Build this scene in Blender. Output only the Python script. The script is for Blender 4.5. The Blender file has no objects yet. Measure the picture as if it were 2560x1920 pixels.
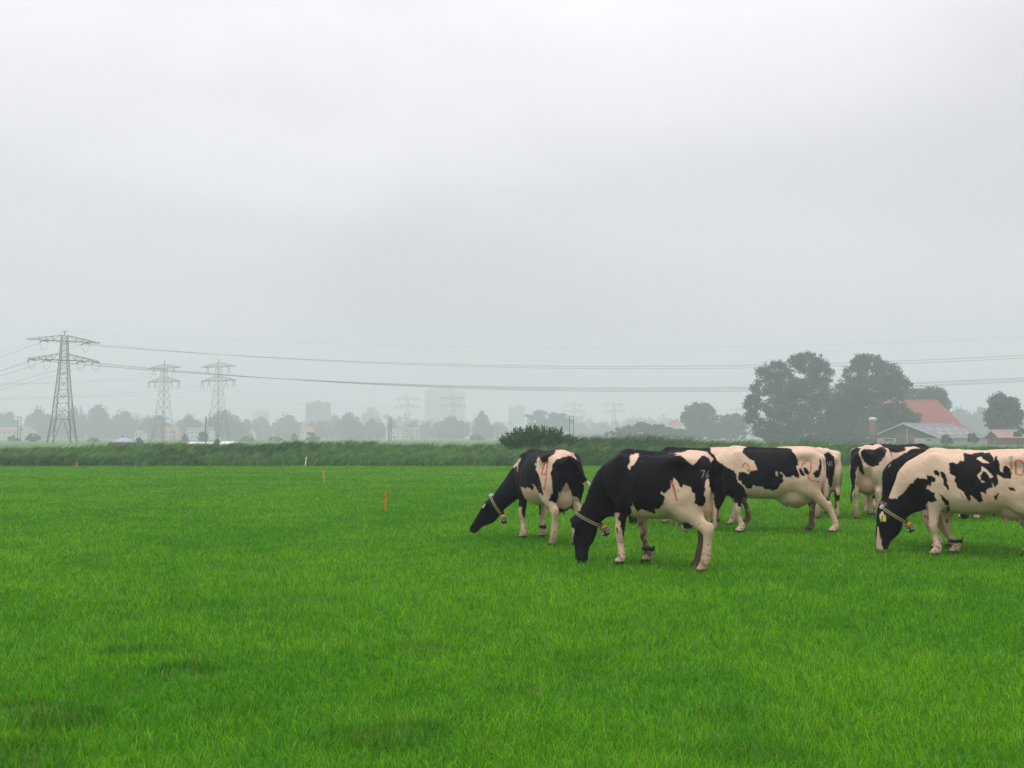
import bpy, math, random
import numpy as np
from mathutils import Vector, Matrix

SC = bpy.context.scene
COL = SC.collection
R = math.radians
rng = np.random.default_rng(11)
random.seed(11)

# ------------------------------------------------------------------ camera
F_PX, U0, VH, EYE = 2489.0, 1280.0, 1092.0, 1.63     # focal length in photo pixels, horizon row, eye height
TILT = math.atan((VH - 960.0) / F_PX)
cam_data = bpy.data.cameras.new("camera")
cam_data.sensor_width = 36.0
cam_data.lens = 35.0
cam_data.clip_start = 0.1
cam_data.clip_end = 6000.0
cam = bpy.data.objects.new("camera", cam_data)
COL.objects.link(cam)
cam.location = (0.0, 0.0, EYE)
cam.rotation_euler = (math.pi / 2 + TILT, 0.0, 0.0)
SC.camera = cam

# ------------------------------------------------------------------ sky: overcast over a daylight sky
SUN_EL, SUN_AZ = R(74), R(205)
world = bpy.data.worlds.new("World")
SC.world = world
world.use_nodes = True
nt = world.node_tree
nt.nodes.clear()
N = nt.nodes.new
out = N("ShaderNodeOutputWorld")
bg = N("ShaderNodeBackground")
bg.inputs["Strength"].default_value = 0.1
sky = N("ShaderNodeTexSky")
sky.sky_type = "NISHITA"
sky.sun_disc = False
sky.sun_elevation = SUN_EL
sky.sun_rotation = SUN_AZ
tc = N("ShaderNodeTexCoord")
sep = N("ShaderNodeSeparateXYZ")
nt.links.new(tc.outputs["Generated"], sep.inputs[0])
# overcast luminance rises from the horizon to the zenith
mr = N("ShaderNodeMapRange")
mr.inputs["From Min"].default_value = 0.0
mr.inputs["From Max"].default_value = 1.0
mr.inputs["To Min"].default_value = 6.5
mr.inputs["To Max"].default_value = 16.0
nt.links.new(sep.outputs["Z"], mr.inputs["Value"])
mp = N("ShaderNodeMapping")
mp.inputs["Scale"].default_value = (1.0, 1.0, 2.6)
mp.inputs["Location"].default_value = (2.2, 4.8, 9.6)
nt.links.new(tc.outputs["Generated"], mp.inputs["Vector"])
n1 = N("ShaderNodeTexNoise")
n1.inputs["Scale"].default_value = 2.1
n1.inputs["Detail"].default_value = 5.0
n1.inputs["Roughness"].default_value = 0.42
n1.inputs["Distortion"].default_value = 0.35
nt.links.new(mp.outputs[0], n1.inputs["Vector"])
mc = N("ShaderNodeMapRange")
mc.inputs["From Min"].default_value = 0.25
mc.inputs["From Max"].default_value = 0.75
mc.inputs["To Min"].default_value = 0.81
mc.inputs["To Max"].default_value = 1.19
nt.links.new(n1.outputs["Fac"], mc.inputs["Value"])
mul = N("ShaderNodeMath")
mul.operation = "MULTIPLY"
nt.links.new(mr.outputs[0], mul.inputs[0])
nt.links.new(mc.outputs[0], mul.inputs[1])
tint = N("ShaderNodeVectorMath")
tint.operation = "SCALE"
tint.inputs[0].default_value = (1.0, 0.985, 1.02)
nt.links.new(mul.outputs[0], tint.inputs["Scale"])
mix = N("ShaderNodeMix")
mix.data_type = "RGBA"
mix.inputs["Factor"].default_value = 0.94
nt.links.new(sky.outputs[0], mix.inputs["A"])
nt.links.new(tint.outputs[0], mix.inputs["B"])
nt.links.new(mix.outputs["Result"], bg.inputs["Color"])
nt.links.new(bg.outputs[0], out.inputs["Surface"])

sun_data = bpy.data.lights.new("sun", "SUN")
sun_data.energy = 1.5
sun_data.angle = R(22)
sun_data.color = (1.0, 0.95, 0.88)
sun = bpy.data.objects.new("sun", sun_data)
COL.objects.link(sun)
# direction towards the sun: behind the camera and to its left
sd = Vector((math.sin(SUN_AZ) * math.cos(SUN_EL), math.cos(SUN_AZ) * math.cos(SUN_EL), math.sin(SUN_EL)))
sun.rotation_euler = sd.to_track_quat("Z", "Y").to_euler()

SC.view_settings.view_transform = "Standard"
SC.view_settings.look = "None"
SC.view_settings.exposure = 0.0
SC.view_settings.gamma = 1.0
SC.view_settings.use_curve_mapping = False
SC.render.engine = "CYCLES"
cy = SC.cycles
cy.max_bounces = 8
cy.diffuse_bounces = 3
cy.glossy_bounces = 2
cy.transmission_bounces = 3
cy.transparent_max_bounces = 6
cy.volume_bounces = 2
cy.use_denoising = True
cy.sample_clamp_indirect = 4.0

# ------------------------------------------------------------------ helpers
def at(u, v, d):
    """world point seen at photo pixel (u, v) at forward distance d (metres)"""
    xc, yc = (u - U0) / F_PX, (960.0 - v) / F_PX
    fy = math.cos(TILT) - math.sin(TILT) * yc
    fz = math.sin(TILT) + math.cos(TILT) * yc
    k = d / fy
    return Vector((xc * k, d, EYE + fz * k))

def gx(u, d):
    return (u - U0) / F_PX * d

def gz(v, d):
    return at(U0, v, d).z

def tag(o, label=None, cat=None, group=None, kind=None):
    if label: o["label"] = label
    if cat: o["category"] = cat
    if group: o["group"] = group
    if kind: o["kind"] = kind
    return o

def link(name, me, mat=None, parent=None):
    o = bpy.data.objects.new(name, me)
    COL.objects.link(o)
    if mat is not None and me is not None and not me.materials:
        me.materials.append(mat)
    if parent is not None:
        o.parent = parent
    return o

def empty(name, loc=(0, 0, 0), rz=0.0):
    o = bpy.data.objects.new(name, None)
    COL.objects.link(o)
    o.empty_display_size = 0.3
    o.location = loc
    o.rotation_euler = (0, 0, rz)
    return o

def np_mesh(name, verts, faces_list, smooth=False, col=None):
    """faces_list: list of integer arrays (n, k)"""
    me = bpy.data.meshes.new(name)
    verts = np.asarray(verts, np.float32)
    me.vertices.add(len(verts))
    me.vertices.foreach_set("co", verts.ravel())
    faces_list = [np.asarray(f, np.int32) for f in faces_list if len(f)]
    nl = sum(f.size for f in faces_list)
    npoly = sum(len(f) for f in faces_list)
    me.loops.add(nl)
    me.polygons.add(npoly)
    me.loops.foreach_set("vertex_index", np.concatenate([f.ravel() for f in faces_list]))
    tot = np.concatenate([np.full(len(f), f.shape[1], np.int32) for f in faces_list])
    start = np.concatenate([[0], np.cumsum(tot)[:-1]]).astype(np.int32)
    me.polygons.foreach_set("loop_start", start)
    me.polygons.foreach_set("loop_total", tot)
    if smooth:
        me.polygons.foreach_set("use_smooth", np.ones(npoly, bool))
    me.update(calc_edges=True)
    if col is not None:
        a = me.color_attributes.new("paint", "FLOAT_COLOR", "POINT")
        c = np.ones((len(verts), 4), np.float32)
        c[:, :3] = col
        a.data.foreach_set("color", c.ravel())
    return me

class MB:
    """collects boxes, bars, tubes and polygons; build() links ONE mesh object"""
    def __init__(self):
        self.v, self.f = [], []
    def add(self, vs, fs):
        b = len(self.v)
        self.v += [tuple(p) for p in vs]
        self.f += [tuple(i + b for i in f) for f in fs]
        return self
    def box(self, c, s, M=None):
        hx, hy, hz = s[0] / 2, s[1] / 2, s[2] / 2
        vs = [Vector((x * hx, y * hy, z * hz)) for x in (-1, 1) for y in (-1, 1) for z in (-1, 1)]
        if M is not None: vs = [M @ p for p in vs]
        vs = [p + Vector(c) for p in vs]
        return self.add(vs, [(0, 1, 3, 2), (4, 6, 7, 5), (0, 4, 5, 1), (2, 3, 7, 6), (0, 2, 6, 4), (1, 5, 7, 3)])
    def bar(self, a, b, w, h=None):
        a, b = Vector(a), Vector(b)
        d = b - a
        q = d.to_track_quat("Z", "Y").to_matrix()
        return self.box((a + b) / 2, (w, h or w, d.length), q)
    def tube(self, pts, rad, n=8, caps=True):
        pts = [Vector(p) for p in pts]
        rads = rad if isinstance(rad, (list, tuple)) else [rad] * len(pts)
        vs, fs = [], []
        for i, p in enumerate(pts):
            t = (pts[min(i + 1, len(pts) - 1)] - pts[max(i - 1, 0)]).normalized()
            q = t.to_track_quat("Z", "Y")
            for k in range(n):
                a = 2 * math.pi * k / n
                vs.append(p + q @ Vector((math.cos(a) * rads[i], math.sin(a) * rads[i], 0)))
        for i in range(len(pts) - 1):
            for k in range(n):
                k2 = (k + 1) % n
                fs.append((i * n + k, i * n + k2, (i + 1) * n + k2, (i + 1) * n + k))
        if caps:
            fs.append(tuple(range(n - 1, -1, -1)))
            fs.append(tuple((len(pts) - 1) * n + k for k in range(n)))
        return self.add(vs, fs)
    def lathe(self, prof, n=24, c=(0, 0, 0)):
        vs, fs = [], []
        for r, z in prof:
            for k in range(n):
                a = 2 * math.pi * k / n
                vs.append((c[0] + r * math.cos(a), c[1] + r * math.sin(a), c[2] + z))
        for i in range(len(prof) - 1):
            for k in range(n):
                k2 = (k + 1) % n
                fs.append((i * n + k, i * n + k2, (i + 1) * n + k2, (i + 1) * n + k))
        fs.append(tuple(range(n - 1, -1, -1)))
        fs.append(tuple((len(prof) - 1) * n + k for k in range(n)))
        return self.add(vs, fs)
    def mesh(self, name, smooth=False):
        me = bpy.data.meshes.new(name)
        me.from_pydata(self.v, [], self.f)
        if smooth:
            for p in me.polygons: p.use_smooth = True
        me.update()
        return me
    def build(self, name, mat, parent=None, smooth=False):
        return link(name, self.mesh(name, smooth), mat, parent)

def vnoise(p, seed=0):
    """value noise in 0..1 for (n, 3) points"""
    p = np.asarray(p, np.float64)
    i = np.floor(p).astype(np.int64)
    f = p - i
    f = f * f * (3 - 2 * f)
    def hsh(a, b, c):
        n = (a * 374761393 + b * 668265263 + c * 1274126177 + seed * 974634721) & 0xFFFFFFFF
        n = ((n ^ (n >> 13)) * 1274126177) & 0xFFFFFFFF
        n = ((n ^ (n >> 16)) * 2246822519) & 0xFFFFFFFF
        return ((n ^ (n >> 15)) & 0xFFFFFF) / float(0xFFFFFF)
    x, y, z = i[:, 0], i[:, 1], i[:, 2]
    r = 0
    for dx in (0, 1):
        wx = f[:, 0] if dx else 1 - f[:, 0]
        for dy in (0, 1):
            wy = f[:, 1] if dy else 1 - f[:, 1]
            for dz in (0, 1):
                wz = f[:, 2] if dz else 1 - f[:, 2]
                r = r + wx * wy * wz * hsh(x + dx, y + dy, z + dz)
    return r

def fbm(p, seed=0, oct=3):
    p = np.asarray(p, np.float64)
    r, a, t = 0, 0.5, 0
    for o in range(oct):
        r = r + a * vnoise(p * (2 ** o), seed + o * 7)
        t += a
        a *= 0.5
    return r / t

# ------------------------------------------------------------------ materials
def new_mat(name):
    m = bpy.data.materials.new(name)
    m.use_nodes = True
    t = m.node_tree
    t.nodes.clear()
    o = t.nodes.new("ShaderNodeOutputMaterial")
    return m, t, o

def mat(name, c, rough=0.7, var=0.15, scale=6.0, spec=0.3, metal=0.0, bump=0.0, bscale=40.0, c2=None):
    """plain surface with a mottled, uneven colour"""
    m, t, o = new_mat(name)
    b = t.nodes.new("ShaderNodeBsdfPrincipled")
    b.inputs["Roughness"].default_value = rough
    b.inputs["Specular IOR Level"].default_value = spec
    b.inputs["Metallic"].default_value = metal
    g = t.nodes.new("ShaderNodeNewGeometry")
    tcn = t.nodes.new("ShaderNodeTexCoord")
    n = t.nodes.new("ShaderNodeTexNoise")
    n.inputs["Scale"].default_value = scale
    n.inputs["Detail"].default_value = 5
    t.links.new(tcn.outputs["Object"], n.inputs["Vector"])
    mx = t.nodes.new("ShaderNodeMix")
    mx.data_type = "RGBA"
    d = c2 or tuple(x * (1 - var) for x in c)
    mx.inputs["A"].default_value = (*d, 1)
    mx.inputs["B"].default_value = (*(tuple(min(1, x * (1 + var)) for x in c) if not c2 else c), 1)
    r = t.nodes.new("ShaderNodeMapRange")
    r.inputs["From Min"].default_value = 0.3
    r.inputs["From Max"].default_value = 0.7
    t.links.new(n.outputs["Fac"], r.inputs["Value"])
    t.links.new(r.outputs[0], mx.inputs["Factor"])
    t.links.new(mx.outputs["Result"], b.inputs["Base Color"])
    if bump:
        n2 = t.nodes.new("ShaderNodeTexNoise")
        n2.inputs["Scale"].default_value = bscale
        t.links.new(tcn.outputs["Object"], n2.inputs["Vector"])
        bm_ = t.nodes.new("ShaderNodeBump")
        bm_.inputs["Strength"].default_value = bump
        t.links.new(n2.outputs["Fac"], bm_.inputs["Height"])
        t.links.new(bm_.outputs[0], b.inputs["Normal"])
    t.links.new(b.outputs[0], o.inputs["Surface"])
    return m

def attr_mat(name, rough=0.6, spec=0.25, transl=0.0, bump=0.0, bscale=80.0, sheen=0.0, mott=0.0, mscale=50.0):
    """colour taken from the mesh's own paint attribute"""
    m, t, o = new_mat(name)
    a = t.nodes.new("ShaderNodeAttribute")
    a.attribute_name = "paint"
    colsock = a.outputs["Color"]
    tcn = t.nodes.new("ShaderNodeTexCoord")
    if mott:
        n = t.nodes.new("ShaderNodeTexNoise")
        n.inputs["Scale"].default_value = mscale
        n.inputs["Detail"].default_value = 4
        t.links.new(tcn.outputs["Object"], n.inputs["Vector"])
        r = t.nodes.new("ShaderNodeMapRange")
        r.inputs["From Min"].default_value = 0.3
        r.inputs["From Max"].default_value = 0.7
        r.inputs["To Min"].default_value = 1 - mott
        r.inputs["To Max"].default_value = 1 + mott
        t.links.new(n.outputs["Fac"], r.inputs["Value"])
        vm = t.nodes.new("ShaderNodeVectorMath")
        vm.operation = "SCALE"
        t.links.new(colsock, vm.inputs[0])
        t.links.new(r.outputs[0], vm.inputs["Scale"])
        colsock = vm.outputs[0]
    b = t.nodes.new("ShaderNodeBsdfPrincipled")
    b.inputs["Roughness"].default_value = rough
    b.inputs["Specular IOR Level"].default_value = spec
    if sheen:
        b.inputs["Sheen Weight"].default_value = sheen
        b.inputs["Sheen Roughness"].default_value = 0.4
    t.links.new(colsock, b.inputs["Base Color"])
    if bump:
        n2 = t.nodes.new("ShaderNodeTexNoise")
        n2.inputs["Scale"].default_value = bscale
        n2.inputs["Detail"].default_value = 3
        t.links.new(tcn.outputs["Object"], n2.inputs["Vector"])
        bm_ = t.nodes.new("ShaderNodeBump")
        bm_.inputs["Strength"].default_value = bump
        bm_.inputs["Distance"].default_value = 0.01
        t.links.new(n2.outputs["Fac"], bm_.inputs["Height"])
        t.links.new(bm_.outputs[0], b.inputs["Normal"])
    res = b.outputs[0]
    if transl:
        tr = t.nodes.new("ShaderNodeBsdfTranslucent")
        t.links.new(colsock, tr.inputs["Color"])
        ms = t.nodes.new("ShaderNodeMixShader")
        ms.inputs[0].default_value = transl
        t.links.new(b.outputs[0], ms.inputs[1])
        t.links.new(tr.outputs[0], ms.inputs[2])
        res = ms.outputs[0]
    t.links.new(res, o.inputs["Surface"])
    return m
# ------------------------------------------------------------------ cows
BLACK, CREAM = (0.0045, 0.004, 0.007), (0.66, 0.48, 0.35)
PINK, REDP, GRNP = (0.68, 0.42, 0.335), (0.55, 0.035, 0.06), (0.12, 0.42, 0.25)
MUD, HOOF = (0.085, 0.052, 0.030), (0.045, 0.035, 0.028)
M_COAT = attr_mat("cow_coat", rough=0.62, spec=0.09, bump=0.25, bscale=150, sheen=0.0, mott=0.10, mscale=70)
M_STRAP = mat("strap_webbing", (0.035, 0.030, 0.022), rough=0.8, scale=40)
M_STRIPE = mat("strap_stripe", (0.36, 0.30, 0.17), rough=0.8, scale=60)
M_BELL = mat("transponder_plastic", (0.014, 0.015, 0.02), rough=0.4, spec=0.4)
M_YELLOW = mat("yellow_plastic", (0.62, 0.30, 0.015), rough=0.45, spec=0.4)
M_TAG = mat("ear_tag_plastic", (0.75, 0.58, 0.03), rough=0.45, spec=0.4)
M_WHITE = mat("white_plastic", (0.62, 0.64, 0.66), rough=0.45, spec=0.4)

# scans of the herd were traced at four scales: name -> (x, y, photo pixels per traced unit)
TR = {"a": (1150, 1080, 0.18083), "b": (1400, 1080, 0.22604), "c": (1680, 1080, 0.19892), "d": (2080, 1080, 0.21700)}

def pix(sc, pts):
    x, y, k = TR[sc]
    return np.array([(x + a * k, y + b * k) for a, b in pts], np.float64)

def inside(poly, x, y):
    n = len(poly)
    r = np.zeros(len(x), bool)
    j = n - 1
    for i in range(n):
        xi, yi = poly[i]
        xj, yj = poly[j]
        if yi != yj:
            c = ((yi > y) != (yj > y)) & (x < (xj - xi) * (y - yi) / (yj - yi) + xi)
            r ^= c
        j = i
    return r

def dist_line(pts, x, y):
    d = np.full(len(x), 1e9)
    for (ax, ay), (bx, by) in zip(pts[:-1], pts[1:]):
        dx, dy = bx - ax, by - ay
        l2 = dx * dx + dy * dy + 1e-9
        t = np.clip(((x - ax) * dx + (y - ay) * dy) / l2, 0, 1)
        d = np.minimum(d, np.hypot(x - ax - t * dx, y - ay - t * dy))
    return d

class Field:
    """signed distance on a grid, joined smoothly"""
    def __init__(s, lo, hi, h):
        s.lo, s.h = np.array(lo, float), h
        s.n = np.ceil((np.array(hi) - s.lo) / h).astype(int) + 1
        s.ax = [s.lo[i] + np.arange(s.n[i]) * h for i in range(3)]
        s.f = np.full(s.n, 1.0, np.float32)
    def sub(s, lo, hi):
        i0 = np.clip(np.floor((np.array(lo) - s.lo) / s.h).astype(int), 0, s.n - 1)
        i1 = np.clip(np.ceil((np.array(hi) - s.lo) / s.h).astype(int) + 1, 1, s.n)
        sl = tuple(slice(a, max(b, a + 1)) for a, b in zip(i0, i1))
        X = s.ax[0][sl[0]][:, None, None].astype(np.float32)
        Y = s.ax[1][sl[1]][None, :, None].astype(np.float32)
        Z = s.ax[2][sl[2]][None, None, :].astype(np.float32)
        return sl, X, Y, Z
    def join(s, sl, d, k, carve=False):
        a = s.f[sl]
        if carve:
            a, d = -a, d
        h = np.maximum(k - np.abs(a - d), 0) / k
        r = np.minimum(a, d) - h * h * k * 0.25
        s.f[sl] = -r if carve else r
    def ell(s, c, r, k=0.05, M=None, carve=False):
        c, r = np.array(c, float), np.array(r, float)
        pad = max(r) + k + 0.03
        sl, X, Y, Z = s.sub(c - pad, c + pad)
        X, Y, Z = X - c[0], Y - c[1], Z - c[2]
        if M is None:
            q = np.sqrt((X / r[0]) ** 2 + (Y / r[1]) ** 2 + (Z / r[2]) ** 2)
        else:
            q = 0
            for i in range(3):
                e = M[i]
                q = q + ((X * e[0] + Y * e[1] + Z * e[2]) / r[i]) ** 2
            q = np.sqrt(q)
        s.join(sl, (q - 1) * min(r), k, carve)
    def chain(s, pts, yaw=0.0, k=0.05, sub=4, kin=0.012):
        """pts: (x, y, z, r in the limb's plane, r across it); yaw of the plane"""
        P = np.array(pts, float)
        if sub > 1 and len(P) > 2:
            Q = np.vstack([2 * P[0] - P[1], P, 2 * P[-1] - P[-2]])
            o = []
            for i in range(1, len(Q) - 2):
                for j in range(sub):
                    t = j / sub
                    a, b, c, d = Q[i - 1], Q[i], Q[i + 1], Q[i + 2]
                    o.append(0.5 * (2 * b + (c - a) * t + (2 * a - 5 * b + 4 * c - d) * t * t + (3 * b - a - 3 * c + d) * t ** 3))
            o.append(P[-1])
            P = np.array(o)
        P[:, 3:] = np.maximum(P[:, 3:], 0.006)
        pad = P[:, 3:].max() + k + 0.03
        sl, X, Y, Z = s.sub(P[:, :3].min(0) - pad, P[:, :3].max(0) + pad)
        acc = np.full((X.shape[0], Y.shape[1], Z.shape[2]), 1.0, np.float32)
        lx, ly = -math.sin(yaw), math.cos(yaw)
        base = [sl[i].start for i in range(3)]
        for a, b in zip(P[:-1], P[1:]):
            pd = max(a[3], a[4], b[3], b[4]) + k + 0.03
            s2, x, y, z = s.sub(np.minimum(a[:3], b[:3]) - pd, np.maximum(a[:3], b[:3]) + pd)
            x, y, z = x - a[0], y - a[1], z - a[2]
            d = b[:3] - a[:3]
            t = np.clip((x * d[0] + y * d[1] + z * d[2]) / (d @ d + 1e-9), 0, 1)
            x, y, z = x - t * d[0], y - t * d[1], z - t * d[2]
            rs = a[3] + t * (b[3] - a[3])
            rl = a[4] + t * (b[4] - a[4])
            lat = x * lx + y * ly
            r2 = np.maximum(x * x + y * y + z * z - lat * lat, 0)
            dd = (np.sqrt(r2 / rs ** 2 + (lat / rl) ** 2) - 1) * np.minimum(rs, rl)
            s3 = tuple(slice(s2[i].start - base[i], s2[i].stop - base[i]) for i in range(3))
            v = acc[s3]
            hh = np.maximum(kin - np.abs(v - dd), 0) / kin
            acc[s3] = np.minimum(v, dd) - hh * hh * kin * 0.25
        s.join(sl, acc, k)
    def loft(s, st, k=0.05, p=2.25):
        """torso: stations (x, ztop, zbottom, halfwidth, share of height under the widest line)"""
        st = np.array(st, float)
        sl, X, Y, Z = s.sub((st[0, 0] - 0.1, -st[:, 3].max() - 0.1, st[:, 2].min() - 0.1), (st[-1, 0] + 0.1, st[:, 3].max() + 0.1, st[:, 1].max() + 0.1))
        x = X[:, 0, 0]
        # smooth interpolation of the stations
        xs = np.linspace(st[0, 0], st[-1, 0], 200)
        prm = []
        for c in range(1, 5):
            v = np.interp(xs, st[:, 0], st[:, c])
            ker = np.hanning(23); ker /= ker.sum()
            vp = np.concatenate([np.full(11, v[0]), v, np.full(11, v[-1])])
            prm.append(np.interp(x, xs, np.convolve(vp, ker, "valid")))
        zt, zb, w, sh = [q[:, None, None] for q in prm]
        zc = zb + sh * (zt - zb)
        hh = np.where(Z > zc, zt - zc, zc - zb)
        q = (np.abs(Y / w) ** p + np.abs((Z - zc) / hh) ** p) ** (1 / p)
        d = (q - 1) * np.minimum(w, np.minimum(zt - zc, zc - zb))
        over = np.maximum(np.maximum(st[0, 0] - X, X - st[-1, 0]), -0.03)
        s.join(sl, np.maximum(d, over + 0 * d).astype(np.float32), k)
    def sample(s, p):
        q = (np.asarray(p) - s.lo) / s.h
        i = np.clip(np.floor(q).astype(int), 0, s.n - 2)
        t = q - i
        r = 0
        for dx in (0, 1):
            for dy in (0, 1):
                for dz in (0, 1):
                    w = (t[0] if dx else 1 - t[0]) * (t[1] if dy else 1 - t[1]) * (t[2] if dz else 1 - t[2])
                    r += w * s.f[i[0] + dx, i[1] + dy, i[2] + dz]
        return r
    def surface(s):
        f = s.f
        neg = f < 0
        cs = lambda a, c: a[c[0]:a.shape[0] - 1 + c[0], c[1]:a.shape[1] - 1 + c[1], c[2]:a.shape[2] - 1 + c[2]]
        corners = [(x, y, z) for x in (0, 1) for y in (0, 1) for z in (0, 1)]
        cnt = np.zeros(np.array(f.shape) - 1, np.int8)
        for c in corners: cnt += cs(neg, c)
        act = (cnt > 0) & (cnt < 8)
        idx = np.full(act.shape, -1, np.int32)
        ii = np.argwhere(act)
        idx[act] = np.arange(len(ii))
        val = {c: cs(f, c)[act] for c in corners}
        pos = np.zeros((len(ii), 3)); num = np.zeros(len(ii))
        for c in corners:
            for a in range(3):
                if c[a] == 0:
                    e = list(c); e[a] = 1; e = tuple(e)
                    v0, v1 = val[c], val[e]
                    x = (v0 < 0) != (v1 < 0)
                    t = np.where(x, v0 / np.where(x, v0 - v1, 1), 0)
                    p = np.array(c, float)[None, :].repeat(len(ii), 0)
                    p[:, a] += t
                    pos += p * x[:, None]; num += x
        v = (ii + pos / num[:, None]) * s.h + s.lo
        quads = []
        for a in range(3):
            sh = [slice(1, -1)] * 3
            s0 = list(sh); s1 = list(sh)
            s0[a] = slice(0, -1); s1[a] = slice(1, None)
            A, B = neg[tuple(s0)], neg[tuple(s1)]
            off = [1, 1, 1]; off[a] = 0
            for flag, e in ((True, A & ~B), (False, B & ~A)):
                p = np.argwhere(e) + off
                b, c = [(1, 2), (2, 0), (0, 1)][a]
                q = []
                for db, dc in ((1, 1), (0, 1), (0, 0), (1, 0)):
                    t = p.copy()
                    t[:, b] -= db; t[:, c] -= dc
                    q.append(idx[t[:, 0], t[:, 1], t[:, 2]])
                q = np.stack(q, 1)
                quads.append(q if flag else q[:, ::-1])
        return v, np.concatenate(quads)

def unit(v):
    v = np.array(v, float)
    return v / np.linalg.norm(v)

def make_cow(sp):
    h, L = sp.get("h", 0.012), sp.get("L", 1.0)
    poll, muz = np.array(sp["poll"], float), np.array(sp["muzzle"], float)
    ft = {"LF": (0.60, 0.17), "RF": (0.60, -0.17), "LH": (-0.62, 0.19), "RH": (-0.62, -0.19)}
    ft.update(sp.get("feet", {}))
    tail = sp.get("tail", [(-0.83, 0, 1.35), (-0.90, 0, 1.22), (-0.91, 0, 0.9), (-0.89, 0.01, 0.62), (-0.88, 0.02, 0.45)])
    allx = [poll, muz] + [np.array(t) for t in tail] + [np.array((*v, 0)) for v in ft.values()]
    lo = np.minimum(np.min(allx, 0) - 0.28, (-0.95 * L - 0.15, -0.5, -0.03))
    hi = np.maximum(np.max(allx, 0) + 0.28, (0.9 * L + 0.1, 0.5, 1.56))
    lo[2] = -0.03
    F = Field(lo, hi, h)
    bel = sp.get("belly", 0.0)
    F.loft([(-0.87 * L, 1.33, 1.05, 0.10, .5), (-0.80 * L, 1.395, 0.92, 0.20, .5), (-0.68 * L, 1.43, 0.80, 0.25, .5), (-0.52 * L, 1.445, 0.70, 0.285, .52),
            (-0.30 * L, 1.435, 0.62 - bel, 0.33, .45), (-0.05 * L, 1.42, 0.575 - bel, 0.375, .42), (0.2 * L, 1.415, 0.57 - bel, 0.365, .42),
            (0.42 * L, 1.425, 0.60, 0.31, .42), (0.58 * L, 1.43, 0.64, 0.255, .42), (0.72 * L, 1.385, 0.68, 0.21, .42), (0.84 * L, 1.25, 0.76, 0.15, .45), (0.90 * L, 1.12, 0.86, 0.09, .5)])
    # spine ridge, hooks, pins, tail head, shoulders, thighs
    F.chain([(-0.80 * L, 0, 1.385, .04, .05), (-0.50 * L, 0, 1.43, .035, .05), (0, 0, 1.405, .035, .05), (0.5 * L, 0, 1.43, .035, .05), (0.62 * L, 0, 1.42, .035, .05)], k=0.06)
    for s in (1, -1):
        F.ell((-0.50 * L, s * 0.23, 1.335), (0.12, 0.07, 0.06), 0.14)
        F.ell((-0.83 * L, s * 0.135, 1.25), (0.06, 0.055, 0.07), 0.06)
        F.ell((0.56 * L, s * 0.20, 1.06), (0.16, 0.075, 0.32), 0.07)
        F.ell((-0.62 * L, s * 0.19, 0.99), (0.24, 0.125, 0.33), 0.06)
        F.ell((-0.30 * L, s * 0.43, 1.20), (0.17, 0.07, 0.10), 0.10, carve=True)
    F.ell((0.80 * L, 0, 0.78), (0.15, 0.085, 0.17), 0.06)
    # legs
    for n, (fx, fy) in ft.items():
        s = 1 if n[0] == "L" else -1
        if n[1] == "F":
            ex, kx = 0.55 * L + .35 * (fx - .57), 0
            kx = ex + (fx - ex) * 0.5 + 0.03
            F.chain([(0.60 * L, s * .19, .98, .14, .07), (ex, s * .195, .80, .115, .08), (ex + (kx - ex) * .55, s * .185, .62, .075, .064), (kx, fy * .55 + s * .09, .42, .058, .056), (kx + (fx - kx) * .35, fy * .8 + s * .03, .28, .040, .040), (fx - .03, fy, .125, .048, .047), (fx - .005, fy, .075, .044, .046), (fx + .02, fy, .02, .064, .06)], k=0.045)
        else:
            hx = fx - 0.12 - min(0, fx + .62) * 0.5
            hz = .515 + min(0, fx + .62) * .2
            F.chain([(-0.50 * L, s * .21, 1.0, .20, .10), (-0.47 * L, s * .225, .82, .165, .10), (-0.47 * L + (hx + .47 * L) * .52, s * .21, .65, .095, .068), (hx + .02, fy * .6 + s * .08, hz, .064, .050), (hx + (fx - .06 - hx) * .4, fy * .8 + s * .04, .36, .046, .041), (fx - .055, fy, .14, .051, .047), (fx - .02, fy, .08, .046, .046), (fx + .01, fy, .02, .066, .06)], k=0.05)
            F.ell((hx - .03, fy * .6 + s * .08, hz + .035), (.032, .03, .055), .04)
    # udder
    us = sp.get("udder", 1.0)
    F.ell((-0.40 * L, 0, 0.70 - .07 * (us - 1) * 3), (.26 * us, .18 * us, .17 * us), .05)
    F.ell((-0.60 * L, 0, 0.74), (.14, .145, .20), .05)
    if h < 0.015:
        for x in (-0.30, -0.46):
            for s in (1, -1):
                F.chain([(x * L, s * .07, .62 - .4 * (us - 1), .022, .022), (x * L, s * .075, .535 - .38 * (us - 1), .016, .016), (x * L, s * .075, .505 - .38 * (us - 1), .012, .012)], k=.02, sub=1)
    # neck and head
    u = unit(muz - poll)
    nd = unit(poll - np.array((0.62 * L, 0, 1.1)))
    hyaw = sp.get("hyaw", math.atan2(poll[1], poll[0] - 0.62 * L) * 1.0)
    fwd = np.array((math.cos(hyaw), math.sin(hyaw), 0))
    lat = np.array((-math.sin(hyaw), math.cos(hyaw), 0))
    jaw = np.cross(lat, u); jaw = unit(jaw)
    back = unit(np.array((0.62 * L, 0, 1.1)) - poll)
    if jaw @ back < 0: jaw = -jaw
    A = np.array((0.55 * L, 0, 1.09)); B = np.array((0.78 * L, 0.02 * math.copysign(1, poll[1]) * (abs(poll[1]) > .1), 1.04))
    E = poll + jaw * 0.125 + u * 0.06
    C1 = B * 0.62 + E * 0.38 + np.array((0, 0, .03)); C2 = B * 0.28 + E * 0.72 + np.array((0, 0, .02))
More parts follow.
